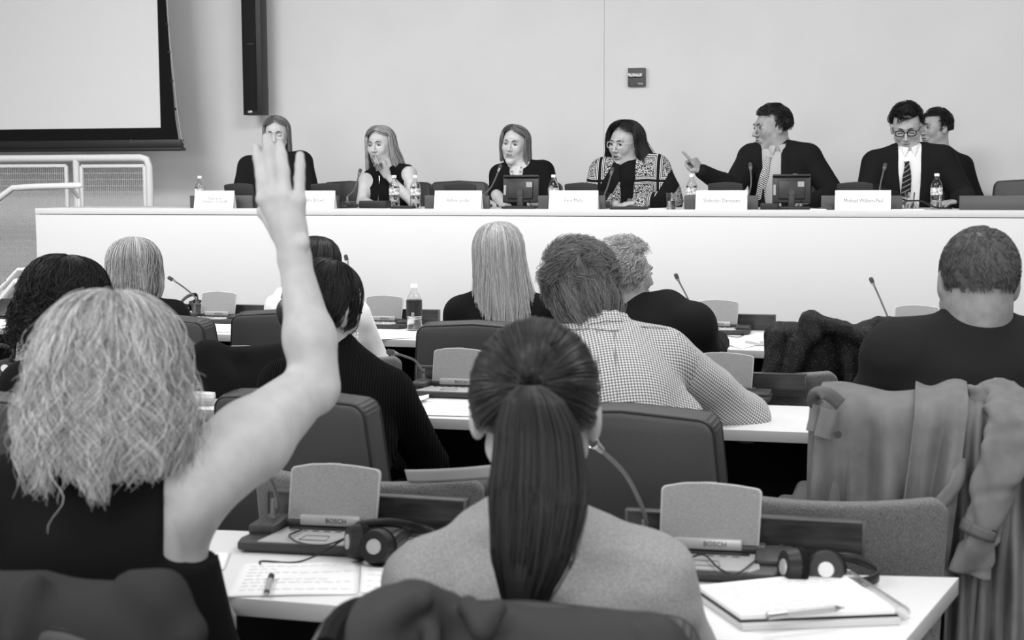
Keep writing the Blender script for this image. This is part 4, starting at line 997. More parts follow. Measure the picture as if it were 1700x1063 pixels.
# man in the checked shirt
Y = 3.8; hc = P(970, 484, Y + .05); Mh = FR(radians(-14), radians(-24), radians(-24))
J = dict(neck=P(1003, 558, Y - .05), hip=V(P(1035, 700, Y).x, 3.45, .52), shL=P(908, 592, Y - .02), shR=P(1105, 594, Y - .02), elL=P(868, 700, Y + .22), wrL=P(960, 690, Y + .45), elR=G(1232, 694, .80), wrR=G(1120, 668, .79))
J['elR'].y = 3.98; J['elR'] = P(1236, 694, 3.97); J['wrR'] = P(1120, 676, 4.18)
p, M, S = person('man with tousled grey-brown hair in a finely checked shirt, leaning on the table', hc, Mh, J, radians(-8), fem=False, w=1.05, belly=1.05, arm=1.15, h=.011, hh=.0035, hs=.98, facekw=dict(face=False), nr=.058)
fd = lambda D, X, Yy, Z: D + .006 * fbm(X * 3.2, Yy * 2, Z * 2.6, 14, 3)
o = garment('checked_shirt', S, ('torso',), .020, .007, M_ging, p, fd, extra=lambda g: (g.cone(J['shR'] + V(-.03, 0, 0), J['shR'].lerp(J['elR'], .12), .072, .07, k=.03), g.cone(J['shR'] + V(.03, -.1, -.15), J['hip'] + V(.16, -.02, -.02), .06, .08, k=.06))); puv(o, uv_torso(M, J['hip']))
for sd in 'RL':
    T = Sdf(); a, b_, c_ = J['sh' + sd], J['el' + sd], J['wr' + sd]; T.cone(a, b_, .075, .064, k=.03); T.cone(b_, c_, .064, .045, k=.03); T.ell(a.lerp(b_, .6) + V(0, 0, -.03), (.05, .05, .055), k=.03)
    v, f = sdf_mesh(T, .0065, post=lambda D, X, Yy, Z: D + .007 * fbm(X * 3, Yy * 3, Z * 3, 22, 3)); o = mobj('sleeve', me_from(v, f), M_ging, p, True); puv(o, uv_limb(a, b_, .068))
C = Sdf(); n0 = J['neck'] + M.col[2] * .012
for k in range(12):
    a0 = radians(20 + k * 320 / 12 - 90 + 90); a1 = radians(20 + (k + 1) * 320 / 12)
    f_ = lambda a, rr, up: n0 + (M.col[0] * sin(a) * rr + M.col[1] * cos(a) * -rr * -1) + M.col[2] * up
    C.cone(f_(a0, .066, .018), f_(a1, .066, .018), .009, k=.012); C.cone(f_(a0, .072, -.004), f_(a1, .072, -.004), .010, k=.012)
v, f = sdf_mesh(C, .004); o = mobj('collar', me_from(v, f), M_ging, p, True); puv(o, uv_torso(M, J['hip']))
seam = [surf(S, x, y, .024) for x, y in ((905, 552), (935, 548), (980, 546), (1020, 549), (1060, 543), (1100, 545), (1130, 556))]
b = MB(); b.tube(spline(seam, 5), .0016, 5); b.tube([surf(S, x, y, .024) for x, y in ((1020, 549), (1022, 600), (1026, 660))], .0016, 5); b.tube([surf(S, x, y, .024) for x, y in ((992, 547), (992, 600), (990, 660))], .0016, 5); b.build('shirt_seam', mat('seam_grey', 140, .8), p, world=True)
def wav(q): return (q[:, 1] < .5) | (q[:, 2] > .55)
sh = short_hair(8500, SC, (.084, .104, .094), lambda q: wav(q) & (q[:, 2] > -.84), .055, lambda u: np.stack([.7 + 0 * u[:, 0], -.25 + 0 * u[:, 0], -.55 + .0 * u[:, 0]], 1), .30, .0045, .8, m=9, seed=41, clumps=130, thick=.020)
hair_obj(p, Mh, hc, [cap_mesh(SC, (.090, .109, .100), lambda q: wav(q) & (q[:, 2] > -.80)), strands(sh, .0005), strands(fall_hair(1500, SC, (.086, .106, .098), (-85, 85), -.128, thick=.012, wave=(.004, 1.2), clumps=60, m=14, seed=45, zj=.012, th0=(40, 85), inward=.034, rnd=.003), .0006)], M_greyh, hs=.98)
# broad-backed man in the dark suit
Y = 3.4; hc = P(1622, 470, Y + .02); Mh = FR(radians(-3), radians(-6), radians(2))
J = dict(neck=P(1620, 552, Y), hip=V(P(1625, 760, Y).x, Y - .08, .54), shL=P(1486, 592, Y), shR=P(1756, 596, Y - .02), elL=P(1436, 720, Y + .1), wrL=P(1500, 690, Y + .36), elR=P(1800, 730, Y + .1), wrR=P(1740, 700, Y + .32))
p, M, S = person('broad-backed man with close-cropped hair in a dark suit at the right edge', hc, Mh, J, 0, fem=False, w=1.2, belly=1.25, arm=1.12, h=.012, hh=.0035, hs=1.07, skin=M_skin3, facekw=dict(face=False, jaw=1.12), nr=.070)
def suitpost(D, X, Yy, Z): return D + .0045 * fbm(X * 2.4, Yy * 2, Z * 3.4, 51, 3) + .004 * np.sin(60 * (Z - .1 * X) + 2 * np.sin(7 * X)) * np.exp(-((Z - .93) / .05) ** 2)
garment('suit_jacket', S, ('torso', 'upL', 'upR', 'foL', 'foR'), .020, .0085, M_suitn, p, suitpost, extra=lambda g: g.cone(J['neck'] + V(0, 0, -.01), J['neck'] + V(0, .01, .02), .082, .074, k=.04))
C = Sdf(); [C.cone(J['neck'] + V(.074 * sin(a), .03 - .072 * cos(a), .032), J['neck'] + V(.074 * sin(a + .3), .03 - .072 * cos(a + .3), .032), .006, k=.006) for a in np.arange(-2.4, 2.3, .3)]; v, f = sdf_mesh(C, .003); mobj('shirt_collar', me_from(v, f), M_shirtw, p, True)
crop = lambda q: ((q[:, 2] > -.50) & (q[:, 1] < .55)) | (q[:, 2] > .5)
M_crop = mat('cropped_hair', 74, .75, .2, noise=26, nscale=160, bump=.8, bscale=600); M_cropS = hair_mat('cropped_hair_strands', 45, 128, .6, .3)
def whorl(u): return np.stack([u[:, 0] * 1.0 - .6 * (u[:, 1] + .45), u[:, 1] + .45 + .6 * u[:, 0], -.9 + 0 * u[:, 0]], 1)
sh = short_hair(7000, SC, (.0815, .1005, .0915), crop, .011, whorl, .65, .0004, 1, m=4, seed=52, clumps=300, thick=.001)
hair_obj(p, Mh, hc, [cap_mesh(SC, (.0805, .0995, .0905), crop, h=.0045), strands(sh, .00045)], M_cropS, hs=1.07)
# ================================================================== third row
Y = 6.05; hc = P(226, 448, Y); Mh = FR(radians(-24), radians(-3), 0)
J = dict(neck=P(232, 502, Y), hip=V(P(235, 600, Y).x, Y - .1, .52), shL=P(180, 530, Y), shR=P(290, 526, Y), elL=P(165, 590, Y + .1), wrL=P(190, 575, Y + .3), elR=P(312, 575, Y + .05), wrR=P(290, 560, Y + .3))
p, M, S = person('woman with a straight streaked blonde bob and a black top, third row left', hc, Mh, J, 0, h=.014, hh=.005, facekw=dict(face=False))
garment('top', S, ('torso', 'upL', 'upR', 'foL', 'foR'), .014, .011, M_tblack, p, folds(.003, 4, 3))
pp = fall_hair(4000, SC, (.087, .105, .098), (-170, 165), lambda a: -.125 + 0 * a, thick=.024, flare=.012, wave=(.004, .5), clumps=46, clump_pull=.75, m=14, seed=61, zj=.015, inward=.022)
hair_obj(p, Mh, hc, [cap_mesh(SC, (.090, .106, .098), lambda q: (q[:, 1] < .6) | (q[:, 2] > .7)), cap_mesh((0, -.03, -.045), (.078, .08, .08)), strands(pp, .0009)], M_bob)
Y = 5.9; hc = P(527, 446, Y); Mh = FR(radians(-16), radians(-10), radians(4))
J = dict(neck=P(532, 498, Y), hip=V(P(535, 600, Y).x, Y - .1, .52), shL=P(480, 528, Y), shR=P(590, 530, Y), elL=P(462, 512, Y + .18), wrL=P(470, 494, Y + .34), elR=P(622, 596, Y + .05), wrR=P(560, 570, Y + .3))
p, M, S = person('woman with long straight black hair and a white blouse, third row behind the raised forearm', hc, Mh, J, 0, h=.014, hh=.005, facekw=dict(face=False))
garment('blouse', S, ('torso', 'upL', 'upR', 'foL', 'foR'), .018, .009, M_shirtw, p, folds(.008, 5, 5, 3))
pp = fall_hair(1500, SC, (.082, .100, .094), (-165, 165), -.30, thick=.018, flare=.010, wave=(.003, .4), clumps=60, m=16, seed=62, zj=.02)
hair_obj(p, Mh, hc, [cap_mesh(SC, (.084, .102, .095), lambda q: (q[:, 1] < .5) | (q[:, 2] > .7)), cap_mesh((0, -.045, -.12), (.072, .05, .15)), strands(pp, .0014)], M_blackh)
Y = 5.7; hc = P(829, 424, Y); Mh = FR(radians(-6), radians(2), radians(-3))
J = dict(neck=P(832, 482, Y), hip=V(P(835, 600, Y).x, Y - .08, .52), shL=P(764, 520, Y), shR=P(905, 520, Y), elL=P(750, 590, Y + .1), wrL=P(790, 575, Y + .3), elR=P(925, 590, Y + .1), wrR=P(890, 575, Y + .3))
p, M, S = person('woman with long straight pale blonde hair and a black dress, third row middle', hc, Mh, J, 0, h=.014, hh=.005, facekw=dict(face=False))
garment('dress', S, ('torso', 'upL', 'upR', 'foL', 'foR'), .014, .011, M_tblack, p, folds(.003, 4, 3))
pp = fall_hair(6500, SC, (.084, .102, .096), (-170, 170), lambda a: -.32 - .03 * np.sin(np.radians(a)), thick=.022, flare=lambda a: .012 + .036 * (np.sin(np.radians(a)) > -.1) * np.abs(np.sin(np.radians(a))), wave=(.005, .35), clumps=90, clump_pull=.7, m=18, seed=63, zj=.03, th0=(2, 70))
hair_obj(p, Mh, hc, [cap_mesh(SC, (.086, .104, .097), lambda q: (q[:, 1] < .5) | (q[:, 2] > .7)), cap_mesh((0, -.05, -.11), (.080, .05, .14)), strands(pp, .0007)], M_plat)
Y = 5.5; hc = P(1040, 456, Y); Mh = FR(radians(-62), radians(-6), 0)
J = dict(neck=P(1052, 512, Y - .02), hip=V(P(1090, 620, Y).x, Y - .1, .52), shL=P(1012, 545, Y + .12), shR=P(1150, 540, Y - .12), elL=P(990, 600, Y + .3), wrL=P(1060, 590, Y + .45), elR=P(1168, 590, Y - .0), wrR=P(1190, 570, Y + .2))
p, M, S = person('white-haired man in a black jacket turned to the right, third row', hc, Mh, J, radians(-30), fem=False, w=1.1, arm=1.25, h=.014, hh=.0035, facekw=dict(), skin=M_skin3, nr=.058, hs=1.03)
garment('jacket', S, ('torso', 'upL', 'upR', 'foL', 'foR'), .020, .011, M_suit, p, folds(.005, 3, 7), extra=lambda g: g.cone(P(1060, 528, Y), P(1110, 512, Y - .06), .06, .07, k=.04))
wm = lambda q: ((q[:, 1] < .42) | (q[:, 2] > .62)) & (q[:, 2] > -.7)
sh = short_hair(5000, SC, (.084, .104, .094), wm, .034, lambda u: np.stack([0 * u[:, 0], -.9 + 0 * u[:, 0], -.5 + 0 * u[:, 0]], 1), .16, .0035, 1., m=8, seed=71, clumps=110, thick=.022)
hair_obj(p, Mh, hc, [cap_mesh(SC, (.088, .107, .098), wm), strands(sh, .0007)], M_whiteh, hs=1.03)
# ================================================================== panel on the dais
YD = radians(166)
M_long = hair_mat('highlighted_brown_hair', 40, 150, .42, .4); M_dblond = hair_mat('dark_blonde_hair', 60, 215, .42, .4); M_brn = hair_mat('brown_hair', 28, 96, .4, .45)
def jd(neck, shL, shR, elL=None, wrL=None, elR=None, wrR=None, off=.95, hipx=None):
    J = dict(neck=D(*neck, off), shL=D(*shL, off), shR=D(*shR, off)); h_ = D(hipx or neck[0], 330, off + .10); h_.z = STAGE + .50; J['hip'] = h_
    for k, v in (('elL', elL), ('wrL', wrL), ('elR', elR), ('wrR', wrR)):
        if v: J[k] = D(*v)
    return J
def face_mask(w=.62, top=.62): return lambda q: (q[:, 1] < .30) | (q[:, 2] > top + .08 + .9 * np.maximum(0, np.abs(q[:, 0]) - .25) * 0 + .25 * np.exp(-(q[:, 0] / .3) ** 2) * 0 + .06 * (q[:, 0] ** 2 < .02)) & (q[:, 2] > top - .14 * (np.abs(q[:, 0]) > .35))
def collar(root, M, neck, m, r=.062, up=.01, tilt=.02, **kw):
    C = Sdf(); n0 = Vector(neck)
    def f_(a, rr, u_): a = radians(a); return n0 + M.col[0] * sin(a) * rr + M.col[1] * cos(a) * (rr + .006) + M.col[2] * (u_ - tilt * cos(a))
    for k in range(18):
        b0, b1 = 14 + 332 * k / 18, 14 + 332 * (k + 1) / 18
        for rr, uu, rd in ((r - .002, up + .018, .0035), (r + .001, up + .006, .0045), (r + .005, up - .006, .0045)): C.cone(f_(b0, rr, uu), f_(b1, rr, uu), rd, k=.012)
    for s_ in (-1, 1):
        for t_ in np.linspace(0, 1, 6):
            a_ = f_(s_ * (9 + 30 * t_), r + .004, up + .014); tip = f_(s_ * 20, r + .020, up - .034) ; C.cone(a_, tip.lerp(f_(s_ * 38, r + .010, up - .004), t_ * .9), .0035, .0028, k=.006)
    v, f = sdf_mesh(C, .003); return mobj('shirt_collar', me_from(v, f), m, root, True)
def vcut(M, hip, zb, zt, w0, w1, xo=0):
    A = np.array(M); hp = np.array(hip)
    def post(D_, X, Y_, Z):
        x = (X - hp[0]) * A[0, 0] + (Y_ - hp[1]) * A[1, 0] + (Z - hp[2]) * A[2, 0]; y = (X - hp[0]) * A[0, 1] + (Y_ - hp[1]) * A[1, 1] + (Z - hp[2]) * A[2, 1]; z = (X - hp[0]) * A[0, 2] + (Y_ - hp[1]) * A[1, 2] + (Z - hp[2]) * A[2, 2]
        w = w0 + (w1 - w0) * np.clip((z - zb) / (zt - zb), 0, 1.3); cut = np.maximum(np.abs(x - xo) - w, np.maximum(-y + .02, zb - z)); return np.maximum(D_ - .004 * (np.abs(np.abs(x - xo) - w - .022) < .022) * (y > 0), -cut) + .003 * fbm(X * 3, Y_ * 3, Z * 3, 17, 2)
    return post
def glasses(root, Mh, hc, m, r=.0016, w=.021, hgt=.016, z=.008, y=.098, lens=True, hs=1.0, sq=3):
    b = MB()
    for s in (-1, 1):
        pts = []
        for i in range(20):
            a = 2 * pi * i / 20; cx = abs(cos(a)) ** (2 / sq) * (1 if cos(a) > 0 else -1); sz = abs(sin(a)) ** (2 / sq) * (1 if sin(a) > 0 else -1); pts.append(V(s * .032 + w * cx, y - .10 * (abs(s * .032 + w * cx)) ** 1.0 * .25, z + hgt * sz))
        b.tube(pts, r, 6, closed=True); b.tube([V(s * .054, y - .006, z + .008), V(s * .070, y - .03, z + .007), V(s * .079, -.005, z + .004), V(s * .078, -.02, z - .01)], r * .9, 5)
    b.tube([V(-.011, y, z + .004), V(0, y + .003, z + .006), V(.011, y, z + .004)], r, 6)
    b.xf(M4(Mh, hc) @ Matrix.Scale(hs, 4)); b.build('glasses', m, root, world=True)
M_bframes = mat('black_glasses_frame', 18, .3, .5); M_cframes = mat('pale_glasses_frame', 205, .3, .5)
def tie(root, S, pts, m, w=(.016, .024, .034, .04)):
    q = [surf(S, x, y, .028, 6, 10) + V(0, -.010, 0) for x, y in pts]; q = spline(q, 5); n = len(q); vs = []
    v = []; f = []
    for i, p_ in enumerate(q):
        t = i / (n - 1); hw = np.interp(t, [0, .08, .14, .6, 1], [w[1], w[0], w[0], w[2], w[3]]) * .5; d = (q[min(i + 1, n - 1)] - q[max(i - 1, 0)]).normalized(); sd = d.cross(V(0, 1, 0)).normalized()
        for k in (-1, -.5, 0, .5, 1): v.append(p_ + sd * hw * k + V(0, .004 * k * k, 0))
        for k in (1, -1): v.append(p_ + sd * hw * k + V(0, .010, 0))
    for i in range(n - 1):
        for k in range(7): a = i * 7 + k; b_ = i * 7 + (k + 1) % 7; f.append((a, b_, b_ + 7, a + 7))
    me = me_from(np.array([list(x) for x in v]), np.array(f)); o = mobj('tie', me, m, root, True)
    L_ = [0]; 
    for i in range(1, n): L_.append(L_[-1] + (q[i] - q[i - 1]).length)
    tt = np.repeat(L_, 7); kk = np.tile([-1, -.5, 0, .5, 1, 1, -1], n) * .018; a = me.attributes.new('puv', 'FLOAT_VECTOR', 'POINT'); a.data.foreach_set('vector', np.stack([kk, tt, 0 * tt], 1).astype(np.float32).ravel()); return o
def dots(name, g, gd, per=.0125, r=.32):
    m, a, sp = pat_mat(name, g, .5); u = math_(m, 'MULTIPLY', sp.outputs[0], 1 / per); v = math_(m, 'MULTIPLY', sp.outputs[1], 1 / per)
    def d2(du): 
        x = math_(m, 'SUBTRACT', math_(m, 'FRACT', math_(m, 'ADD', u, du)), .5); y = math_(m, 'SUBTRACT', math_(m, 'FRACT', math_(m, 'ADD', v, du)), .5); return math_(m, 'SQRT', math_(m, 'ADD', math_(m, 'MULTIPLY', x, x), math_(m, 'MULTIPLY', y, y)))
    ramp(m, math_(m, 'MINIMUM', d2(0.0), d2(.5)), [(0, gd), (r * .72, g)]); return m
def stripes(name, stops, per, ang=.8):
    m, a, sp = pat_mat(name, 60, .6); s_ = math_(m, 'FRACT', math_(m, 'MULTIPLY', math_(m, 'ADD', math_(m, 'MULTIPLY', sp.outputs[0], ang), sp.outputs[1]), 1 / per)); ramp(m, s_, stops); return m
def ethnic(name):
    """black cloth with white scrollwork blocks and lined borders"""
    m, a, sp = pat_mat(name, 230, .9); nt = m.node_tree; u, v = sp.outputs[0], sp.outputs[1]
    def fr_(x, k): return math_(m, 'ABSOLUTE', math_(m, 'SUBTRACT', math_(m, 'FRACT', math_(m, 'MULTIPLY', x, k)), .5))
    w_ = node(m, 'TexVoronoi', feature='DISTANCE_TO_EDGE'); w_.inputs['Scale'].default_value = 95; nt.links.new(a.outputs['Vector'], w_.inputs['Vector'])
    lace = math_(m, 'GREATER_THAN', w_.outputs['Distance'], .13)
    bx = math_(m, 'MAXIMUM', fr_(u, 5.5), fr_(v, 6.5)); inner = math_(m, 'LESS_THAN', bx, .34); ring = math_(m, 'GREATER_THAN', math_(m, 'SINE', math_(m, 'MULTIPLY', bx, 120)), .0); rz = math_(m, 'MULTIPLY', math_(m, 'GREATER_THAN', bx, .34), math_(m, 'LESS_THAN', bx, .455))
    band = math_(m, 'LESS_THAN', fr_(math_(m, 'ADD', u, math_(m, 'MULTIPLY', v, .6)), 2.6), .36)
    val = math_(m, 'MULTIPLY', band, math_(m, 'ADD', math_(m, 'MULTIPLY', inner, lace), math_(m, 'MULTIPLY', rz, ring))); ramp(m, val, [(0, 20), (.5, 205)]); return m
# ---- 1: woman behind the raised hand
off = .98; hc = D(459, 224, off); Mh = FR(YD - radians(-14), radians(-10), 0)
J = jd((457, 262), (503, 268), (412, 276), (520, 335, .95), (490, 338, .62), (396, 336, .9), (430, 338, .6), off)
p, M, S = person('woman with straight brown hair in a dark jacket, behind the raised hand, eyes lowered', hc, Mh, J, YD, floor=STAGE, h=.014, hh=.0028, facekw=dict(closed=.8), hands=[hand_sdf(J['wrL'], -W, V(0, 0, 1), -1, s=.9)])
garment('jacket', S, ('torso', 'upL', 'upR', 'foL', 'foR'), .016, .010, M_suit, p, folds(.005, 4, 4), extra=lambda g: g.cone(D(452, 283, off), D(420, 300, off), .06, .065))
pp = fall_hair(3200, SC, (.081, .100, .093), (-172, 172), -.17, sweep=112, thick=.015, flare=.000, wave=(.003, .4), clumps=50, m=16, seed=81, zj=.015, part=.02, th0=(3, 50))
hair_obj(p, Mh, hc, [cap_mesh(SC, (.083, .100, .0935), face_mask(top=.66)), strands(pp, .0009)], M_long)
# ---- 2: woman drinking
off = .92; hc = D(631, 242, off); Mh = FR(YD + radians(-6), radians(-6), radians(2))
J = jd((643, 277), (680, 289), (608, 300), (688, 338, .82), (641, 291, .66), (601, 336, .80), (622, 340, .5), off, hipx=648)
wl = J['wrL'] = D(643, 292, off - .13)
HD = hand_sdf(wl, D(629, 268, off - .19) - wl, V(.25, -1, .35), -1, ((.5, .9, .5), (.5, .9, .5), (.5, .95, .5), (.5, .9, .5)), .02, .9, tcurl=.3)
p, M, S = person('woman with layered blonde hair in a black sleeveless top, drinking from a glass', hc, Mh, J, YD, floor=STAGE, h=.010, hh=.0028, hands=[HD, hand_sdf(J['wrR'], -W + V(.5, 0, 0), V(0, 0, 1), 1, s=.9)], arm=.92)
garment('sleeveless_top', S, ('torso',), .012, .008, M_tblack, p, lambda D_, X, Y_, Z: np.maximum(np.maximum(D_ + .004 * fbm(X * 4, Y_ * 4, Z * 3, 2, 2), .066 - np.sqrt((X - J['neck'].x) ** 2 + (Y_ - J['neck'].y) ** 2 + ((Z - J['neck'].z - .02)) ** 2)), -(np.minimum(((X - J['shL'].x) ** 2 + (Z - J['shL'].z + .0) ** 2) ** .5 - .052, ((X - J['shR'].x) ** 2 + (Z - J['shR'].z + .0) ** 2) ** .5 - .052))))
pp = fall_hair(3200, SC, (.083, .102, .095), (-172, 172), sweep=112, zend=lambda a: -.16 - .03 * (a < 0), thick=.02, flare=lambda a: .008 + .035 * (a < 0) * np.abs(np.sin(np.radians(a))), wave=(.004, .5), clumps=44, m=16, seed=82, zj=.02, part=.02, th0=(3, 50))
hair_obj(p, Mh, hc, [cap_mesh(SC, (.084, .101, .094), face_mask(top=.66)), strands(pp, .0009)], M_dblond)
b = MB(); b.tube(spline([surf(S, x, y, .016, 6, 10) + V(0, -.004, 0) for x, y in ((630, 292), (630, 303), (629, 318), (628, 333))], 6), .003, 5); b.build('pendant_chain', M_chrome, p, world=True)
GLS = D(627, 271, off - .215)
# ---- 3: woman with swept dark blonde hair
off = .92; hc = D(854, 241, off); Mh = FR(YD + radians(-4), radians(-4), radians(-6))
J = jd((862, 272), (903, 284), (828, 290), (915, 336, .84), (880, 338, .5), (823, 322, .80), (835, 341, .5), off, hipx=865)
p, M, S = person('woman with long side-swept hair in a black short-sleeved top and bright necklace', hc, Mh, J, YD, floor=STAGE, h=.010, hh=.0028, hands=[hand_sdf(J['wrR'], -W + V(.5, 0, 0), V(0, 0, 1), 1, s=.9)], arm=.95, nr=.046)
A = np.array(M)
nk3 = J['neck'] + M.col[2] * .02 + M.col[1] * .02
garment('short_sleeved_top', S, ('torso', 'upL', 'upR'), .013, .008, M_tblack, p, lambda D_, X, Y_, Z: np.maximum(np.maximum(D_ + .003 * fbm(X * 4, Y_ * 4, Z * 3, 2, 2), .078 - np.sqrt((X - nk3.x) ** 2 + (Y_ - nk3.y) ** 2 + ((Z - nk3.z) / .8) ** 2)), -(((X - D(857, 288, off - .1).x) ** 2 / .9 + (Z - D(857, 284, off - .1).z) ** 2 / 1.6) ** .5 - .045)), extra=lambda g: g.cone(J['shL'], J['shL'].lerp(J['elL'], .8), .066, .06))
pp = fall_hair(3200, SC, (.082, .101, .094), (-174, 170), sweep=112, zend=lambda a: np.where(a < 0, -.20, -.10), thick=.018, flare=lambda a: np.where(a < -30, .022, -.012), wave=(.004, .45), clumps=44, m=16, seed=83, zj=.015, part=.025, th0=(3, 50))
hair_obj(p, Mh, hc, [cap_mesh(SC, (.083, .1005, .0935), face_mask(top=.7)), strands(pp, .0009)], M_long)
b = MB()
for k in range(12):
    t = k / 11; q = surf(S, 849 + 16 * t, 278 + 26 * sin(pi * t) * .9 if t < .5 else 278 + 26 * sin(pi * t) * .9, .004, 6, 10); b.sph(q + V(0, -.005, 0), .0075, 8)
b.build('necklace', M_chrome, p, world=True)
b = MB(); b.tube([D(836 + 2.4 * cos(x), 259 + 3 * sin(x), off - .02) for x in np.linspace(0, 2 * pi, 11)[:-1]], .001, 5, closed=True); b.build('earring', M_chrome, p, world=True)
# ---- 4: woman speaking, patterned jacket
off = .82; hc = D(1036, 239, off); Mh = FR(YD - radians(24), radians(-10), radians(-4))
J = jd((1048, 272), (1090, 280), (1000, 286), (1116, 334, .74), (1060, 338, .40), (985, 332, .72), (1022, 340, .42), off, hipx=1052)
p, M, S = person('woman with dark hair and pale glasses speaking, in a black and white patterned jacket', hc, Mh, J, YD, floor=STAGE, w=1.18, belly=1.2, arm=1.2, h=.011, hh=.0028, skin=M_skin2, nr=.056, hs=1.06, facekw=dict(mouth_open=.006, jaw=1.08),
    hands=[hand_sdf(J['wrL'] + V(0, 0, .005), U * -1 - W * .5 - V(0, 0, .1), V(0, 0, 1), -1, (.25, .25, .3, .3), .05, .92), hand_sdf(J['wrR'] - V(0, 0, .012), U * 1 - W * .6, V(0, 0, 1), 1, (.25, .25, .3, .3), .05, .92)])
M_eth = ethnic('scroll_pattern_cloth')
o = garment('patterned_jacket', S, ('torso', 'upL', 'upR', 'foL', 'foR'), .020, .0085, M_eth, p, vcut(M, J['hip'], .05, .5, .030, .045, .01), extra=lambda g: (g.cone(J['shL'] + V(-.02, 0, .0), J['shL'].lerp(J['elL'], .7), .085, .08), g.cone(J['shR'], J['shR'].lerp(J['elR'], .7), .075, .07))); puv(o, uv_torso(M, J['hip']))
garment('blouse', S, ('torso',), .010, .009, M_tblack, p, None, extra=lambda g: g.cone(J['neck'] + M.col[1] * .04 - V(0, 0, .02), J['neck'] + M.col[1] * .08 - V(0, 0, .08), .045, .05, k=.03))
pp = fall_hair(4000, SC, (.088, .106, .098), (-172, 172), sweep=108, zend=lambda a: np.where(a > 0, -.13, -.15), thick=.026, flare=lambda a: np.where(a < 0, .03 + .035 * np.abs(np.sin(np.radians(a))), .012), wave=(.007, .5), clumps=60, m=16, seed=84, zj=.02, th0=(3, 50), rnd=.003, part=.02)
hair_obj(p, Mh, hc, [cap_mesh(SC, (.089, .104, .097), face_mask(top=.72)), cap_mesh((-.03, -.05, -.06), (.085, .07, .09)), strands(pp, .0009)], M_blackh, hs=1.06)
glasses(p, Mh, hc, M_cframes, .0019, .023, .018, hs=1.06)
b = MB(); b.sph(D(1019, 330, .40) + V(0, -.012, .012), .009, 10); b.tube([D(1044 + 0, 332, .40), D(1046, 337, .38)], .012, 8); b.build('ring', M_chrome, p, world=True)
# ---- 5: man pointing
off = .95; hc = D(1280, 213, off); Mh = FR(YD - radians(56), radians(-8), radians(0))
J = jd((1292, 244), (1342, 262), (1246, 262), (1385, 326, .90), (1340, 336, .6), (1216, 314, .72), (1166, 285, .52), off, hipx=1300)
wr = J['wrR']; tipd = D(1126, 247, .42)
dd_ = (D(1143, 258, .47) - wr).normalized()
HP = hand_sdf(wr, dd_ + V(0, 0, .10), V(.15, -.65, .9), 1, ((.05, .05, .05), (1.3, 1.5, .9), (1.35, 1.5, .9), (1.35, 1.5, .9)), .02, 1.04, tcurl=.8)
p, M, S = person('man with slicked dark hair in a dark suit and polka-dot tie, pointing to the left', hc, Mh, J, YD + radians(8), fem=False, floor=STAGE, w=1.12, belly=1.15, arm=1.2, h=.010, hh=.0028, skin=M_skin3, nr=.064, hs=1.10, facekw=dict(jaw=1.15, nose=1.1), hands=[HP, hand_sdf(J['wrL'], -W - U * .6, V(0, 0, 1), -1)])
garment('suit_jacket', S, ('torso', 'upL', 'upR', 'foL', 'foR'), .018, .0085, M_suit, p, vcut(M, J['hip'], .0, .52, .034, .056, .035), extra=lambda g: (g.cone(J['shL'], J['shL'].lerp(J['elL'], .8), .070, .068), g.cone(J['shR'], J['shR'].lerp(J['elR'], .8), .068, .064)))
garment('shirt', S, ('torso',), .011, .008, M_shirtg, p, None)
collar(p, M, J['neck'], M_shirtg, r=.070, up=.018)
tie(p, S, ((1276, 260), (1272, 280), (1268, 300), (1263, 332)), dots('polka_dot_silk', 225, 20, .0135, .40), (.034, .040, .062, .070))
C = Sdf(); ed_ = (J['elR'] - wr).normalized(); C.cone(wr + ed_ * .002, wr + ed_ * .03, .033, .038); v, f = sdf_mesh(C, .004); mobj('shirt_cuff', me_from(v, f), M_shirtg, p, True)
sm = lambda q: ((q[:, 1] < .30) & (q[:, 2] > -.45)) | ((q[:, 2] > .52) & (q[:, 1] < .92))
sh = short_hair(1800, SC, (.082, .103, .095), sm, .05, lambda u: np.stack([0 * u[:, 0], -1 + 0 * u[:, 0], -.15 + 0 * u[:, 0]], 1), .10, .0012, .5, m=7, seed=91, clumps=60, thick=.014)
hair_obj(p, Mh, hc, [cap_mesh(SC, (.084, .104, .097), sm), strands(sh, .0011)], M_blackh, hs=1.10)
# ---- 7: man almost hidden (further back, by the wall)
off = 1.75; hc = D(1552, 214, off); Mh = FR(YD - radians(50), radians(-3), 0)
J = jd((1560, 250), (1596, 276), (1512, 276), (1618, 330, off), (1590, 345, off - .2), (1500, 330, off), (1520, 345, off - .2), off, hipx=1562)
p, M, S = person('man in a black suit by the wall, mostly hidden by the man in glasses', hc, Mh, J, YD, fem=False, floor=STAGE, w=1.0, arm=1.1, h=.012, hh=.003, nr=.058, skin=M_skin2, hs=1.02)
garment('suit_jacket', S, ('torso', 'upL', 'upR', 'foL', 'foR'), .018, .010, M_suit, p, folds(.004, 4, 4))
sm7 = lambda q: ((q[:, 1] < .32) & (q[:, 2] > -.5)) | ((q[:, 2] > .55) & (q[:, 1] < .9))
sh = short_hair(1300, SC, (.083, .102, .095), sm7, .03, (0, .3, .3), .3, .001, .5, m=6, seed=93, clumps=60, thick=.012)
hair_obj(p, Mh, hc, [cap_mesh(SC, (.084, .103, .097), sm7), strands(sh, .0011)], M_blackh, hs=1.02)
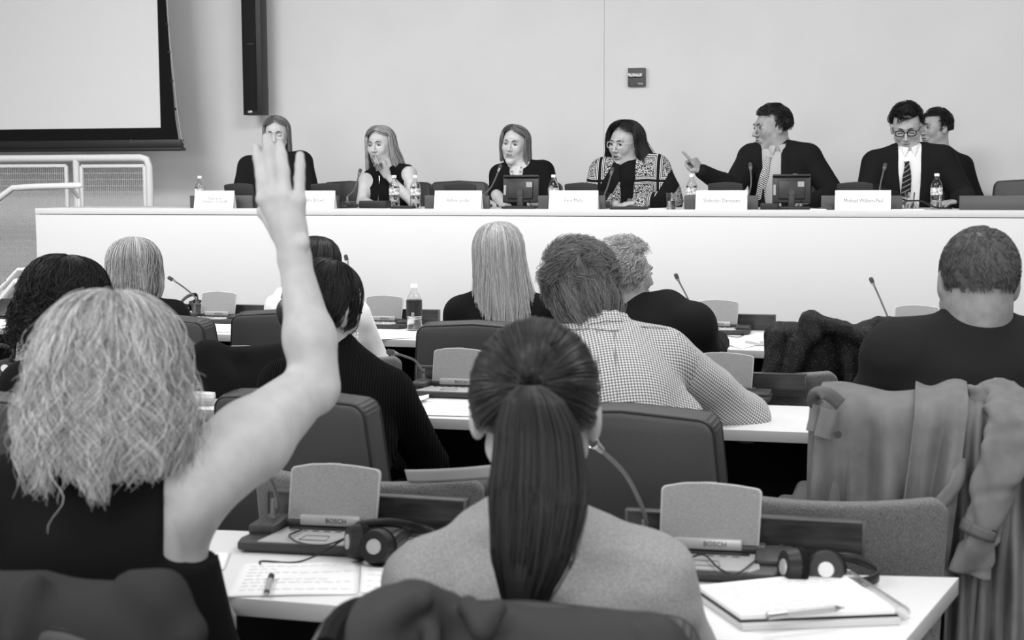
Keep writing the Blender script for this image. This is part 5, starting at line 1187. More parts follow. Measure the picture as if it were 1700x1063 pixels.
# ---- 6: man in glasses looking down
off = .85; hc = D(1505, 213, off); Mh = FR(YD - radians(3), radians(-24), radians(2))
J = jd((1510, 246), (1566, 264), (1452, 272), (1598, 326, .80), (1592, 334, .50), (1440, 322, .74), (1482, 330, .50), off, hipx=1512)
p, M, S = person('young man in black-framed glasses and a dark suit with striped tie, looking down', hc, Mh, J, YD, fem=False, floor=STAGE, w=1.02, arm=1.15, h=.010, hh=.0028, skin=M_skin2, nr=.056, hs=1.06, facekw=dict(closed=.8),
    hands=[hand_sdf(J['wrL'], -W * .5 - U * .9 - V(0, 0, .1), V(0, 0, 1), -1, (.3, .35, .4, .45), .03, .98), hand_sdf(J['wrR'], U * .9 - W * .4 - V(0, 0, .1), V(0, 0, 1), 1, (.3, .35, .4, .45), .03, .98)])
garment('suit_jacket', S, ('torso', 'upL', 'upR', 'foL', 'foR'), .020, .0085, M_suit, p, vcut(M, J['hip'], .0, .52, .040, .062, 0), extra=lambda g: (g.cone(J['shL'], J['shL'].lerp(J['elL'], .8), .066, .064), g.cone(J['shR'], J['shR'].lerp(J['elR'], .8), .066, .064)))
garment('shirt', S, ('torso',), .011, .008, M_shirtw, p, None)
collar(p, M, J['neck'], M_shirtw, r=.062, up=.014)
tie(p, S, ((1505, 268), (1506, 282), (1505, 300), (1503, 332)), stripes('striped_silk', [(0, 30), (.72, 150), (.80, 60), (.86, 165), (.93, 30)], .03), (.026, .034, .052, .058))
for k in ('wrL',): C = Sdf(); C.cone(J[k] + V(.0, .01, 0), J[k] + (J['elL'] - J[k]).normalized() * .03, .034, .036); v, f = sdf_mesh(C, .004); mobj('shirt_cuff', me_from(v, f), M_shirtw, p, True)
sm6 = lambda q: ((q[:, 1] < .22) & (q[:, 2] > -.38) & ((np.abs(q[:, 0]) < .9) | (q[:, 2] > -.05))) | ((q[:, 2] > .52))
sh = short_hair(3200, SC, (.080, .101, .098), sm6, .032, (.2, .3, .5), .55, .002, .8, m=7, seed=92, clumps=120, thick=.016)
hair_obj(p, Mh, hc, [cap_mesh(SC, (.082, .102, .099), sm6), strands(sh, .0008)], M_blackh, hs=1.06)
glasses(p, Mh, hc, M_bframes, .0027, .024, .016, hs=1.06)
# ================================================================== things on the dais
def Dz(px, off, dz=0): p = D(px, 347, off); p.z = DTOP + dz; return p
def name_card(px, text, label, off=.06, w=.288, h=.112, yaw=0, size=.031):
    t = thing('name_card', label, 'name card', Dz(px, off), RZ + yaw, 'name cards on the dais')
    b = MB(); a = radians(14)
    b.box((0, h / 2 * sin(a), h / 2 * cos(a)), (w, .0012, h), rx=-a); b.box((0, h * sin(a) + h / 2 * sin(a), h / 2 * cos(a)), (w, .0012, h), rx=a); b.build('card', M_paper2, t, smooth=False)
    text_mesh('lettering', text, size, M_ink, t, Matrix.Translation((0.004, h / 2 * sin(a) - .0012, h / 2 * cos(a) - .003)) @ Matrix.Rotation(pi / 2 - a, 4, 'X') @ Matrix.Diagonal((.84, 1, 1, 1)), ext=.0002)
name_card(354, 'Stephanie\nWinston-Wolkoff', 'white two-line name card at the left end of the dais', w=.262, size=.027)
name_card(517, 'Pauline Brown', 'white name card partly hidden by the raised hand'); name_card(759, 'Ashley Jordan', 'white name card left of the first monitor'); name_card(951, 'Fern Mallis', 'white name card between the first monitor and the woman in glasses')
name_card(1197, 'Slobodan Damiyano', 'white name card before the man with the polka-dot tie', yaw=.03); name_card(1432, 'Michael William-Paul', 'white name card before the man with the striped tie', w=.30, size=.030)
def dwood(px, label, w=.40, h=.078, off=.17):
    q = Dz(px, off); t = thing('wooden_divider', label, 'divider panel', q, RZ, 'dark dividers on the dais')
    b = MB(); b.box((0, 0, h / 2), (w, .02, h), bev=.002); b.build('panel', MATS['walnut_edge'], t)
for px, w, l in ((368, .42, 'dark divider behind the two-line name card'), (512, .40, 'dark divider behind the card at the raised hand'), (759, .40, 'dark divider behind the card left of the first monitor'), (949, .40, 'dark divider behind the card right of the first monitor'), (1197, .42, 'dark divider behind the card of the pointing man'), (1430, .44, 'dark divider behind the card of the man in black glasses'), (1720, .80, 'long dark divider at the right end of the dais')): dwood(px, l, w)
def dunit(px, label, mic=None, off=.30, s=1.12):
    loc = Dz(px, off); rz = RZ + pi
    t = thing('conference_unit', label, 'conference unit', loc, rz, 'conference units on the dais'); t.scale = (s, s, s); ob = {}
    for k, par in (('base', None), ('keypad_plate', 'base'), ('hinge_bar', None), ('lid', None), ('speaker_mesh', 'lid')):
        ob[k] = bpy.data.objects.new(k, UM[k]); col.objects.link(ob[k]); ob[k].parent = ob[par] if par else t
        if k == 'lid': ob[k].material_slots[0].link = 'OBJECT'; ob[k].material_slots[0].material = MATS['unit_back']
    if mic:
        Mw = Matrix.Translation(loc) @ Matrix.Rotation(rz, 4, 'Z') @ Matrix.Diagonal((s, s, s, 1)); bl = V(-.112, .045, .036); bw = Mw @ bl; inv = Mw.inverted()
        n = len(mic); pts = [bw, bw + V(0, 0, .03)] + [D(x, y, off - .06 + .16 * (i + 1) / n) for i, (x, y) in enumerate(mic)]; path = spline([inv @ q for q in pts], 6); d = (path[-1] - path[-3]).normalized(); e = path[-1]
        b = MB(); b.cyl(bl - V(0, 0, .012), bl + V(0, 0, .03), .010, .006, 12); b.tube(path, .0042, 8); mc = b.build('microphone', M_goose, t)
        b = MB(); b.cyl(e - d * .01, e + d * .01, .0065, .0095, 12); b.build('collar', M_chrome, mc)
        b = MB(); b.cyl(e + d * .010, e + d * .032, .0092, .0098, 14); b.sph(e + d * .032, .0096, 12); b.build('mic_head', MATS['foam_grey'], mc)
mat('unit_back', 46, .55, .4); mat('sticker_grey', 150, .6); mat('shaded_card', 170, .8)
dunit(407, 'dark conference unit behind the gap left of the raised hand'); dunit(550, 'dark conference unit before the drinking woman, right of the raised hand', [(588, 315), (596, 290)])
dunit(771, 'dark conference unit left of the first monitor', [(816, 310), (828, 283)]); dunit(970, 'dark conference unit before the woman in the patterned jacket', [(1008, 312), (1015, 288)])
dunit(1207, 'dark conference unit before the pointing man', [(1247, 305), (1246, 280)]); dunit(1420, 'dark conference unit before the man in black glasses', [(1463, 300), (1468, 280)])
def monitor(px, label, off=.22, yaw=0):
    t = thing('desk_monitor', label, 'monitor', Dz(px, off), RZ + yaw, 'small monitors seen from behind')
    b = MB(); b.box((0, 0, .008), (.20, .13, .016), bev=.004); b.build('base', M_black, t)
    b = MB(); b.box((0, .015, .06), (.035, .02, .10), bev=.006); b.cyl((0, .0, .095), (0, .03, .095), .018); b.build('stand', M_dgrey, t)
    T = Matrix.Translation((0, .05, .115)) @ Matrix.Rotation(radians(-12), 4, 'X'); b = MB(); b.box((0, 0, 0), (.215, .022, .165), bev=.006); b.box((0, -.016, -.008), (.15, .02, .11), bev=.006); b.box((0, -.012, .074), (.215, .03, .014), bev=.004); b.xf(T); hs_ = b.build('housing', M_black, t)
    b = MB(); b.box((.052, -.0275, .022), (.036, .001, .030)); b.xf(T); b.build('sticker', MATS['sticker_grey'], hs_); b = MB(); b.box((-.096, -.0125, -.008), (.014, .002, .06)); b.xf(T); b.build('sticker', MATS['sticker_grey'], hs_)
    b = MB(); b.tube(spline([V(.05, .03, .05), V(.07, -.02, .02), V(.10, -.04, .01), V(.16, -.03, .006)], 5), .003, 6); b.build('cable', M_black, t)
monitor(863, 'black desk monitor seen from behind, before the side-swept-hair woman', yaw=.08); monitor(1314, 'black desk monitor seen from behind, right of the polka-dot tie', yaw=.08)
BM = {}
def bottle(loc, label, h=.20, r=.032, dark=False, rz=0, group='clear water bottles on the dais'):
    t = thing('water_bottle' if not dark else 'drink_bottle', label, 'bottle', loc, rz, group if not dark else None); k = dark
    if k not in BM:
        prof = [(0, 0), (r * .8, 0), (r * .95, .006), (r, .014), (r, h * .22), (r * .93, h * .25), (r, h * .28), (r, h * .36), (r * .96, h * .38), (r, h * .40), (r, h * .62), (r * .9, h * .70), (r * .6, h * .80), (r * .36, h * .86), (r * .36, h * .93)]
        inner = [(max(a - .0012, 0), z + .001) for a, z in prof[::-1]]; bb = MB(); bb.lathe(prof + inner[:-1] + [(0, .0012)], n=28); o = bb.build('shell', M_clear, t); 
        me1 = o.data; bpy.data.objects.remove(o)
        bb = MB(); lv = .66 if not dark else .30; bb.lathe([(0, .002)] + [(a - .002, max(z, .002)) for a, z in prof if 0 < z < h * lv and a > 0] + [(r * (.9 if not dark else .9), h * lv), (0, h * lv)], n=28); o = bb.build('water', M_water, t); me2 = o.data; bpy.data.objects.remove(o)
        bb = MB(); z0, z1 = (h * .40, h * .60) if not dark else (h * .32, h * .66); bb.lathe([(r + .0006, z0), (r + .0010, z0), (r + .0010, z1), (r + .0006, z1)], n=28); o = bb.build('label', M_label if not dark else M_dlabel, t); me3 = o.data; bpy.data.objects.remove(o)
        bb = MB(); bb.lathe([(0, h * .92), (r * .44, h * .92), (r * .44, h * .99), (r * .40, h), (0, h)], n=20); o = bb.build('cap', M_cap, t); me4 = o.data; bpy.data.objects.remove(o); BM[k] = (me1, me2, me3, me4)
    for n_, me in zip(('shell', 'water', 'label', 'cap'), BM[k]): o = bpy.data.objects.new(n_, me); col.objects.link(o); o.parent = t
    return t
for px, off, l in ((333, .26, 'clear water bottle at the far left of the dais, behind the two-line card'), (655, .34, 'clear water bottle before the drinking woman, the left of two'), (690, .22, 'clear water bottle before the drinking woman, the right of two'), (919, .40, 'clear water bottle beside the first monitor'),
                   (1148, .40, 'clear water bottle below the pointing hand'), (1319, .52, 'clear water bottle whose white cap peeps over the second monitor'), (1554, .34, 'clear water bottle before the man in black glasses')): bottle(Dz(px, off), l)
q = G(688, 549, TZ); dbt = bottle(q, 'half-empty drink bottle with a dark label on the third-row table', h=.205, r=.034, dark=True)
b = MB(); b.box((-.004, -.0352, .075), (.012, .001, .014)); b.build('barcode_sticker', M_label, dbt)
def tumbler(loc, label, M=None, h=.095, r=.031, water=.5):
    t = thing('drinking_glass', label, 'glass', loc, 0, 'drinking glasses on the dais' if M is None else None); T = M or Matrix.Identity(4)
    b = MB(); b.lathe([(0, 0), (r * .85, 0), (r, h), (r - .0015, h), (r * .85 - .0015, .008), (0, .008)], n=28); b.xf(T); b.build('tumbler', M_glass, t)
    b = MB(); b.lathe([(0, .0085), (r * .85 - .002, .0085), (r * .93 - .002, h * water), (0, h * water)], n=28); b.xf(T); b.build('water', M_water, t)
tumbler(Dz(1115, .16), 'glass of water right of the clasped hands'); tumbler(Dz(1509, .32), 'glass of water before the striped tie')
tumbler(GLS, 'glass held to her mouth by the drinking woman', Matrix.Rotation(radians(-20), 4, 'Y') @ Matrix.Translation((0, 0, -.045)), water=.4)
def slab(px0, px1, off0, off1, th, name, label, cat, m, dz=0, rz=0):
    a = Dz(px0, off0); c = Dz(px1, off0); w = (c - a).length; o = (a + c) / 2 + W * (off1 - off0) / 2; t = thing(name, label, cat, (o.x, o.y, DTOP), RZ + rz)
    b = MB(); b.box((0, 0, th / 2 + dz), (w, off1 - off0, th), bev=min(.003, th / 3)); b.build('cover' if name != 'document' else 'sheet', m, t); return t
slab(596, 641, .20, .30, .045, 'document_tray', 'low black desk box before the drinking woman', 'desk box', M_black)
slab(648, 684, .12, .20, .016, 'black_notebook', 'flat black notebook under the paired water bottles', 'notebook', M_black); slab(1012, 1072, .06, .22, .014, 'black_notebook', 'flat black notebook under the clasped hands', 'notebook', M_black)
slab(1076, 1104, .10, .2, .004, 'document', 'small white paper left of the water glass', 'paper', M_paper); slab(1480, 1535, .06, .26, .004, 'document', 'white papers before the man in black glasses', 'paper', M_paper); slab(1345, 1372, .10, .24, .004, 'document', 'white paper right of the second monitor', 'paper', M_paper)
slab(1262, 1292, .12, .2, .035, 'black_box', 'small black box left of the second monitor', 'box', M_black); slab(1372, 1384, .1, .16, .02, 'black_box', 'small black block between two name cards right of the monitor', 'box', M_dgrey)
t = thing('cable', 'black cable arching over the papers before the striped tie', 'cable', Dz(1540, .2)); b = MB(); b.tube(spline([D(1488, 325, .2), D(1505, 333, .2), D(1530, 334, .2), D(1552, 344, .2), D(1580, 346, .2)], 6), .005, 6); b.build('cord', M_black, t, world=True)
slab(420, 428, .5, .6, .02, 'black_box', 'small dark box beside the left-most conference unit', 'box', M_dgrey) if False else None
# chairs on the platform
def dchair(px, off, label, rz=0):
    p = D(px, 330, off); t = leather_chair((p.x, p.y), RZ + pi + rz, label); t.location.z = STAGE; t['group'] = 'grey armchairs on the dais'
for px, off, l in ((455, 1.02, 'armchair of the woman behind the raised hand'), (648, 1.0, 'armchair of the woman drinking'), (867, 1.0, 'armchair of the woman with side-swept hair'), (1052, .95, 'armchair of the woman in the patterned jacket'), (1302, 1.05, 'armchair of the pointing man'), (1512, .95, 'armchair of the young man in black glasses'),
                   (560, 1.35, 'empty grey armchair between the hand and the drinking woman'), (745, 1.35, 'empty grey armchair left of the side-swept-hair woman'), (1712, 1.3, 'empty grey armchair at the right edge of the dais')): dchair(px, off, l)
p = D(1560, 330, 1.85); t = leather_chair((p.x, p.y), RZ + pi, 'armchair of the hidden man by the wall'); t.location.z = STAGE
# ================================================================== things on the audience tables
def sheet(pts, label, z=.0006, n=10, curl=0, lines=0, name='paper_sheet', m=None, grp=None, seed=0):
    """paper on a table, corners given as photo places: far-left, far-right, near-right, near-left"""
    q = [G(x, y, TZ) for x, y in pts]; c = (q[0] + q[1] + q[2] + q[3]) / 4; t = thing(name, label, 'paper', (c.x, c.y, TZ), 0, grp)
    def fn(u, v):
        p = (q[3].lerp(q[2], u)).lerp(q[0].lerp(q[1], u), v); return (p.x - c.x, p.y - c.y, z + curl * (u ** 3) * (1 - v) + .0015 * abs(sin(3 * u + 2 * v)) + .0012)
    v, f = shell(fn, n, n, .0006); mobj('sheet', me_from(v, f), m or M_paper, t)
    if lines:
        b = MB(); r = random.Random(seed)
        for i in range(lines):
            vv = .92 - .82 * (i + .5) / lines; u = .08
            while u < .9:
                L_ = r.uniform(.03, .10); k = [Vector(fn(min(u + L_ * j / 6, .93), vv + r.uniform(-.012, .012))) + V(0, 0, .0007) for j in range(7)]; b.tube(k, .0005, 3); u += L_ + .02
                if r.random() < .08: break
        b.build('handwriting', M_pencil, t)
    return t
def pen(a, b_, label, m1, m2, r=.0048):
    d = (b_ - a).normalized(); t = thing('pen', label, 'pen', (a.x, a.y, TZ)); b = MB(); b.cyl(a, a.lerp(b_, .82), r, r, 12); b.cyl(a.lerp(b_, .82), b_, r * .95, r * .25, 12); b.build('barrel', m1, t, world=True)
    b = MB(); b.cyl(a - d * .002, a.lerp(b_, .22), r * 1.12, r * 1.12, 12); b.cyl(a.lerp(b_, .86), a.lerp(b_, .93), r, r * .6, 12); b.build('cap', m2, t, world=True)
    return t
def cable(pts, label, z=.003, r=.0018, zs=None):
    q = [G(x, y, TZ + (zs[i] if zs else z)) for i, (x, y) in enumerate(pts)]; t = thing('headphone_cable', label, 'cable', (q[0].x, q[0].y, TZ)); b = MB(); b.tube(spline(q, 6), r, 6); b.build('cord', M_black, t, world=True); return t
sheet(((404, 938), (600, 934), (594, 989), (374, 993)), 'handwritten white sheet with a dark pen on it, front row left', lines=8, n=14, seed=3)
sheet(((600, 940), (745, 950), (735, 1000), (597, 985)), 'white sheet right of the handwritten page, by the ponytail woman', .0002, lines=4, seed=5)
sheet(((330, 916), (382, 920), (372, 948), (322, 944)), 'small white paper at the raised-arm woman\'s side')
pen(G(450.5, 957, TZ + .008), G(441.5, 988, TZ + .008), 'dark clear-barrelled pen on the handwritten sheet', M_mgrey, M_black)
# headphones
def headphones(c1, n1, c2, n2, band, label, r=.035):
    """two ear cups (centre, outward normal) and a band through points, world"""
    t = thing('headphones', label, 'headphones', (c1.x, c1.y, TZ), 0, 'black headphones on the tables')
    for c, n in ((c1, n1), (c2, n2)):
        n = n.normalized(); b = MB(); b.cyl(c - n * .010, c + n * .012, r * .92, r * .78, 24); cu = b.build('ear_cup', M_black, t, world=True)
        b = MB(); k = n.orthogonal().normalized(); l = n.cross(k); b.tube([c - n * .014 + (k * cos(a) + l * sin(a)) * r * .72 for a in np.linspace(0, 2 * pi, 21)[:-1]], .0095, 8, closed=True); b.build('ear_cushion', MATS['cushion_black'], cu, world=True)
        b = MB(); b.cyl(c + n * .011, c + n * .0145, r * .40, r * .36, 20); b.build('silver_disc', M_silver, cu, world=True)
    p = spline(band, 6); v = []; f = []
    for i, q in enumerate(p):
        d = (p[min(i + 1, len(p) - 1)] - p[max(i - 1, 0)]).normalized(); up = V(0, 0, 1); s_ = d.cross(up).normalized(); u2 = s_.cross(d)
        for a, b_ in ((-.002, -.008), (.002, -.008), (.002, .008), (-.002, .008)): v.append(q + s_ * a + u2 * b_)
    for i in range(len(p) - 1):
        for k in range(4): f.append((i * 4 + k, i * 4 + (k + 1) % 4, i * 4 + 4 + (k + 1) % 4, i * 4 + 4 + k))
    mobj('headband', me_from(np.array([list(x) for x in v]), np.array(f)), M_black, t, True); return t
mat('cushion_black', 16, .8, .2)
def gp(px, py, dz): p = G(px, py, TZ + dz); return p
c1 = G(624, 908, TZ + .036); c2 = G(588, 900, TZ + .038)
headphones(c1, V(-.25, -1, .25), c2, V(-1, -.35, .1), [c2 + V(0, .01, .02), G(600, 872, TZ + .05), G(650, 868, TZ + .045), G(700, 878, TZ + .02), G(722, 890, TZ + .012), G(700, 925, TZ + .010), c1 + V(.02, .01, -.02)], 'black headphones with a silver disc before the unit left of the ponytail')
c1 = G(1371, 946, TZ + .030); c2 = G(1312, 942, TZ + .034)
headphones(c1, V(-.2, -1, .25), c2, V(-1, -.2, .1), [c2 + V(.01, .01, .0), G(1345, 935, TZ + .03), G(1400, 925, TZ + .03), G(1448, 940, TZ + .022), G(1457, 958, TZ + .014), G(1425, 968, TZ + .010), c1 + V(.02, .01, -.02)], 'black headphones lying right of the unit, beyond the spiral notebook')
c1 = G(318, 508, TZ + .035); c2 = G(330, 506, TZ + .035)
headphones(c1, V(-1, -.3, 0), c2, V(1, -.3, 0), [c1, G(300, 505, TZ + .06), G(312, 492, TZ + .075), G(326, 490, TZ + .07), c2], 'black headphones leaning on the third-row unit right of the blonde bob', r=.03)
c1 = G(8, 612, TZ + .035); headphones(c1, V(.3, -1, .2), c1 + V(-.10, .05, 0), V(-.6, -1, .2), [c1, c1 + V(.02, .03, .05), c1 + V(-.04, .06, .07), c1 + V(-.1, .05, .03)], 'black headphones with chrome disc at the left frame edge, second row', r=.034)
cable([(500, 880), (480, 890), (500, 902), (540, 905), (575, 893), (600, 880)], 'thin black headphone cable looped over the left unit keypad', zs=[.026, .028, .028, .03, .04, .045])
cable([(432, 938), (436, 932), (490, 934), (530, 920), (570, 896)], 'thin black cable trailing above the handwritten sheet', zs=[.003, .003, .003, .012, .035])
cable([(1300, 905), (1270, 918), (1225, 952), (1195, 945), (1170, 922), (1150, 925), (1132, 935), (1145, 952), (1190, 955)], 'thin black cable looped over the right unit keypad', zs=[.03, .028, .028, .028, .03, .03, .03, .028, .026])
cable([(1180, 562), (1195, 556), (1225, 560), (1240, 552), (1243, 545)], 'thin black cable before the third-row unit right of the white-haired man', zs=[.003] * 5)
# spiral notebook
q = [G(x, y, TZ) for x, y in ((1158, 993), (1392, 968), (1486, 1034), (1230, 1044))]; c = (q[0] + q[2]) / 2; t = thing('spiral_notebook', 'open spiral notebook with handwritten pages and a silver pen on it', 'notebook', (c.x, c.y, TZ))
def qb(k0, k1, g, m, nm, z0, z1, par):
    cc = (q[0] + q[1] + q[2] + q[3]) / 4; pts = [(cc + (p - cc) * g) for p in q[::-1]]; b = MB(); b.prism([(p.x + k0, p.y + k1) for p in pts], z0, z1, bev=.0006); return b.build(nm, m, par, world=True, smooth=False)
qb(.002, -.012, 1.02, mat('stack_pages', 205, .7), 'lower_pages', TZ + .001, TZ + .010, t); qb(0, 0, 1.03, M_black, 'cover', TZ + .0102, TZ + .013, t); pg = qb(0, 0, 1.0, M_paper, 'page_block', TZ + .0132, TZ + .021, t)
b = MB(); r = random.Random(4)
for i in range(11):
    u = .10 + .8 * i / 11; k = .08
    while k < .86:
        L_ = r.uniform(.03, .09); pts = [(q[3].lerp(q[2], k + L_ * j / 5)).lerp(q[0].lerp(q[1], k + L_ * j / 5), u + r.uniform(-.01, .01)) + V(0, 0, .0214) for j in range(6)]; b.tube(pts, .0005, 3); k += L_ + .02
b.build('handwriting', M_pencil, pg, world=True)
b = MB(); a0, a1 = q[1] + V(.010, 0, 0), q[2] + V(.012, 0, 0)
pts = []
for i in range(30 * 10): s_ = i / 300; an = i / 10 * 2 * pi; pts.append(a0.lerp(a1, s_) + V(cos(an) * .013, .0, .014 + sin(an) * .011))
b.tube(pts, .0007, 4); b.build('spiral_binding', M_chrome, t, world=True)
pen(G(1276, 1023, TZ + .028), G(1402, 1009, TZ + .028), 'silver ballpoint pen lying on the spiral notebook', M_silver, M_chrome, .0055)
# second and third row papers and phones
sheet(((700, 664), (800, 668), (812, 694), (668, 690)), 'printed white sheet before the unit with the far-bent microphone', lines=5, seed=8); 
t = sheet(((655, 657), (712, 652), (712, 672), (652, 672)), 'white page with a curled-up corner right of the ribbed sweater', curl=.02)
def block(px, py, w, d, h, name, label, cat, m, rz=0, part='case'):
    p = G(px, py, TZ); t = thing(name, label, cat, (p.x, p.y, TZ), RZ + rz); b = MB(); b.box((0, d / 2, h / 2 + .0005), (w, d, h), bev=min(.004, h * .4)); b.build(part, m, t); return t
block(668, 690, .09, .05, .016, 'mobile_phone', 'dark grey phone at the table edge right of the ribbed sweater', 'phone', M_dgrey)
block(334, 675, .07, .05, .016, 'mobile_phone', 'phone in a pale case on the second-row table right of the blonde curls', 'phone', M_mgrey, .3); block(325, 664, .10, .04, .02, 'tissue_pack', 'small white tissue pack behind the pale phone, second row', 'tissue pack', M_paper)
sheet(((395, 538), (470, 528), (478, 548), (400, 552)), 'white sheet on the third-row table left of the grey armchair', curl=.0); sheet(((330, 541), (392, 541), (392, 552), (330, 552)), 'white sheet before the third-row unit right of the blonde bob')
sheet(((1180, 567), (1250, 562), (1265, 572), (1232, 580)), 'white printed sheet on the third-row table right of the black jacket', lines=3, seed=9); sheet(((1236, 567), (1272, 568), (1280, 575), (1240, 575)), 'dark printed card on the third-row table beside the cardigan', m=M_mgrey, name='printed_card')
sheet(((0, 530), (48, 528), (36, 540), (-10, 542)), 'crumpled white paper on the third-row table, far left', curl=.02); sheet(((610, 560), (690, 556), (690, 562), (600, 566)), 'thin white sheet left of the drink bottle')
p = G(22, 528, TZ); t = thing('tablet_case', 'black tilted tablet case on the third-row table, far left', 'tablet case', (p.x, p.y, TZ), RZ); b = MB(); b.box((0, 0.02, .045), (.22, .012, .13), rx=radians(-55), bev=.003); b.box((0, -.02, .004), (.24, .16, .008), bev=.002); b.build('case', M_black, t)
# paper standing on the tweed chair
a = G(672, 796, .80); t = thing('paper_sheet', 'white sheet lying over the tweed chair back left of the ponytail', 'paper', (a.x, a.y, .8)); w_ = P(672, 780, 2.88), P(832, 768, 2.78)
v, f = shell(lambda u, k: tuple(P(672 + 160 * u + 6 * k, 780 - 10 * u * u + 22 * k, 2.86 - .10 * u + .004 * k)), 10, 4, .001); mobj('sheet', me_from(v, f), MATS['shaded_card'], t, True)
# ================================================================== coats over chairs
M_trench = mat('trench_cotton', 122, .85, .2, noise=4, nscale=30, bump=.35, bscale=600); M_coat1 = mat('charcoal_coat', 52, .9, .15, bump=.3, bscale=400); M_coat2 = mat('dark_grey_parka', 56, .7, .3, bump=.1, bscale=400); M_lining = mat('parka_lining', 20, .7, .2)
def chair_frame(px, py, z, rz): p = G(px, py, z); return p, Matrix.Translation((p.x, p.y, 0)) @ Matrix.Rotation(rz, 4, 'Z')
# --- charcoal coat, bottom left
rz = RZ - radians(2); p0 = P(-18, 990, 1.66); T = Matrix.Translation((p0.x, p0.y, 0)) @ Matrix.Rotation(rz, 4, 'Z')
cc = T @ V(0, .28, 0); leather_chair((cc.x, cc.y), rz, 'armchair of the blonde woman, under the charcoal coat')
S = Sdf(); R3 = T.to_3x3(); S.box(T @ V(0, .0, .70), (.225, .055, .265), .054, R3)
for a, b_, r_ in (((255, 990), (240, 1063), .020), ((268, 985), (310, 1050), .020), ((60, 965), (20, 1063), .014), ((215, 968), (268, 992), .018)): S.cone(P(*a, 1.600), P(*b_, 1.585), r_, r_ * 1.3, k=.03)
v, f = sdf_mesh(S, .007, post=lambda D_, X, Y_, Z: D_ + .010 * fbm(X * 3.2, Y_ * 2, Z * 1.4, 33, 3) + .007 * np.abs(fbm(X * 5 + Z, Y_ * 2, Z * 1.2, 35, 1))); t = thing('coat', 'charcoal coat over the chair back, bottom left corner', 'coat', (p0.x, p0.y, .4)); mobj('cloth', me_from(v, f), M_coat1, t, True)
# --- parka behind the ponytail woman
rz = RZ + radians(4); p0 = P(858, 1000, 1.57); T = Matrix.Translation((p0.x, p0.y, 0)) @ Matrix.Rotation(rz, 4, 'Z'); cc = T @ V(0, .315, 0); leather_chair((cc.x, cc.y), rz, 'armchair of the ponytail woman, under the dark parka')
S = Sdf(); R3 = T.to_3x3(); S.box(T @ V(.0, .0, .680), (.200, .058, .262), .055, R3); S.cone(P(690, 1012, 1.54), P(600, 1085, 1.55), .032, .050, k=.05)
for a, b_, r_ in (((704, 992), (716, 1063), .010), ((830, 1010), (806, 1045), .008), ((775, 1005), (800, 1040), .008), ((1050, 1035), (1052, 1063), .008), ((612, 1050), (702, 995), .012)): S.cone(P(*a, 1.525), P(*b_, 1.50), r_, r_ * 1.2, k=.014)
v, f = sdf_mesh(S, .0045, post=lambda D_, X, Y_, Z: D_ + .013 * np.abs(fbm(X * 2.6 + Z, Y_ * 2, Z * 1.6, 38, 2)) + .007 * np.abs(fbm(X * 6 - Z, Y_ * 3, Z * 3, 39, 2)) - .006); t = thing('parka', 'dark grey parka over the chair back behind the ponytail woman', 'coat', (p0.x, p0.y, .4)); mobj('cloth', me_from(v, f), M_coat2, t, True)
b = MB(); b.tube(spline([P(598, 1010, 1.56), P(575, 1022, 1.54), P(556, 1045, 1.52), P(545, 1072, 1.5)], 6), .014, 8); b.build('hood_edge', M_lining, t, world=True)
b = MB(); b.tube(spline([P(640, 990, 1.62), P(590, 1000, 1.58), P(555, 1018, 1.54), P(520, 1066, 1.5)], 6), .0022, 6); b.build('drawstring', M_goose, t, world=True)
# --- trench coat at the right
rz = RZ - radians(2); p0 = P(1535, 668, 3.05); zt = p0.z; T = Matrix.Translation((p0.x, p0.y, 0)) @ Matrix.Rotation(rz, 4, 'Z'); cc = T @ V(0, .27, 0); leather_chair((cc.x, cc.y), rz, 'armchair of the broad-backed man, under the trench coat')
t = thing('trench_coat', 'pale trench coat with belted cuff hung over the chair back at the right', 'coat', (p0.x, p0.y, .3))
def drape(x0, x1, zb, y0, fold, ph, seed, topz=0, amp=.016, skew=0, back=.22, m=M_trench, name='cloth_panel', nu=70, nv=50, splay=0):
    Lb, Lf = back, (zt + topz - zb); tot = Lb + .10 + Lf
    def fn(u, v):
        d = v * tot; rr = .045 + y0 * .5
        if d < Lb: y, z = .101 + y0, zt + topz - .02 - (Lb - d)
        elif d < Lb + .10 + .0: a = (d - Lb) / .10 * pi; y, z = .008 + cos(a) * (.093 + y0), zt + topz - .02 + sin(a) * .045
        else: y, z = -.085 - y0 - .02 * ((d - Lb - .10) / Lf), zt + topz - .02 - (d - Lb - .10)
        k = smooth01((d - Lb - .05) / .22); x = x0 + (x1 - x0) * u + skew * max(0, (d - Lb - .1)) + splay * (u - .5) * k
        y -= amp * (.25 + .75 * k) * (sin(fold * u * 2 * pi + ph + 1.2 * sin(3 * v * pi + seed)) + .5 * sin(fold * 2.3 * u * 2 * pi + seed)) 
        z += .008 * sin(6 * u + seed) * (1 if d > Lb else 0)
        return tuple(T @ V(x, y, z))
    v, f = shell(fn, nu, nv, .003); o = mobj(name, me_from(v, f), m, t, True); return o
drape(-.215, .03, .28, .012, 1.6, 2.2, 1, amp=.026, splay=.02)
drape(-.235, -.15, .36, .004, 1.0, .5, 5, topz=-.012, amp=.010)
drape(-.02, .085, .20, .040, 1.0, 1.2, 3, topz=.012, skew=-.10, amp=.020)
drape(.05, .13, .10, .016, 1.3, 3.0, 7, topz=.002, amp=.024)
drape(.10, .225, .45, .010, 1.8, 1.0, 9, topz=-.008, amp=.022)
sp_ = spline([P(1612, 668, 3.0), P(1655, 664, 2.97), P(1678, 702, 2.90), P(1668, 760, 2.87), P(1650, 820, 2.86), P(1634, 876, 2.86), P(1622, 905, 2.855), P(1606, 952, 2.86)], 8)
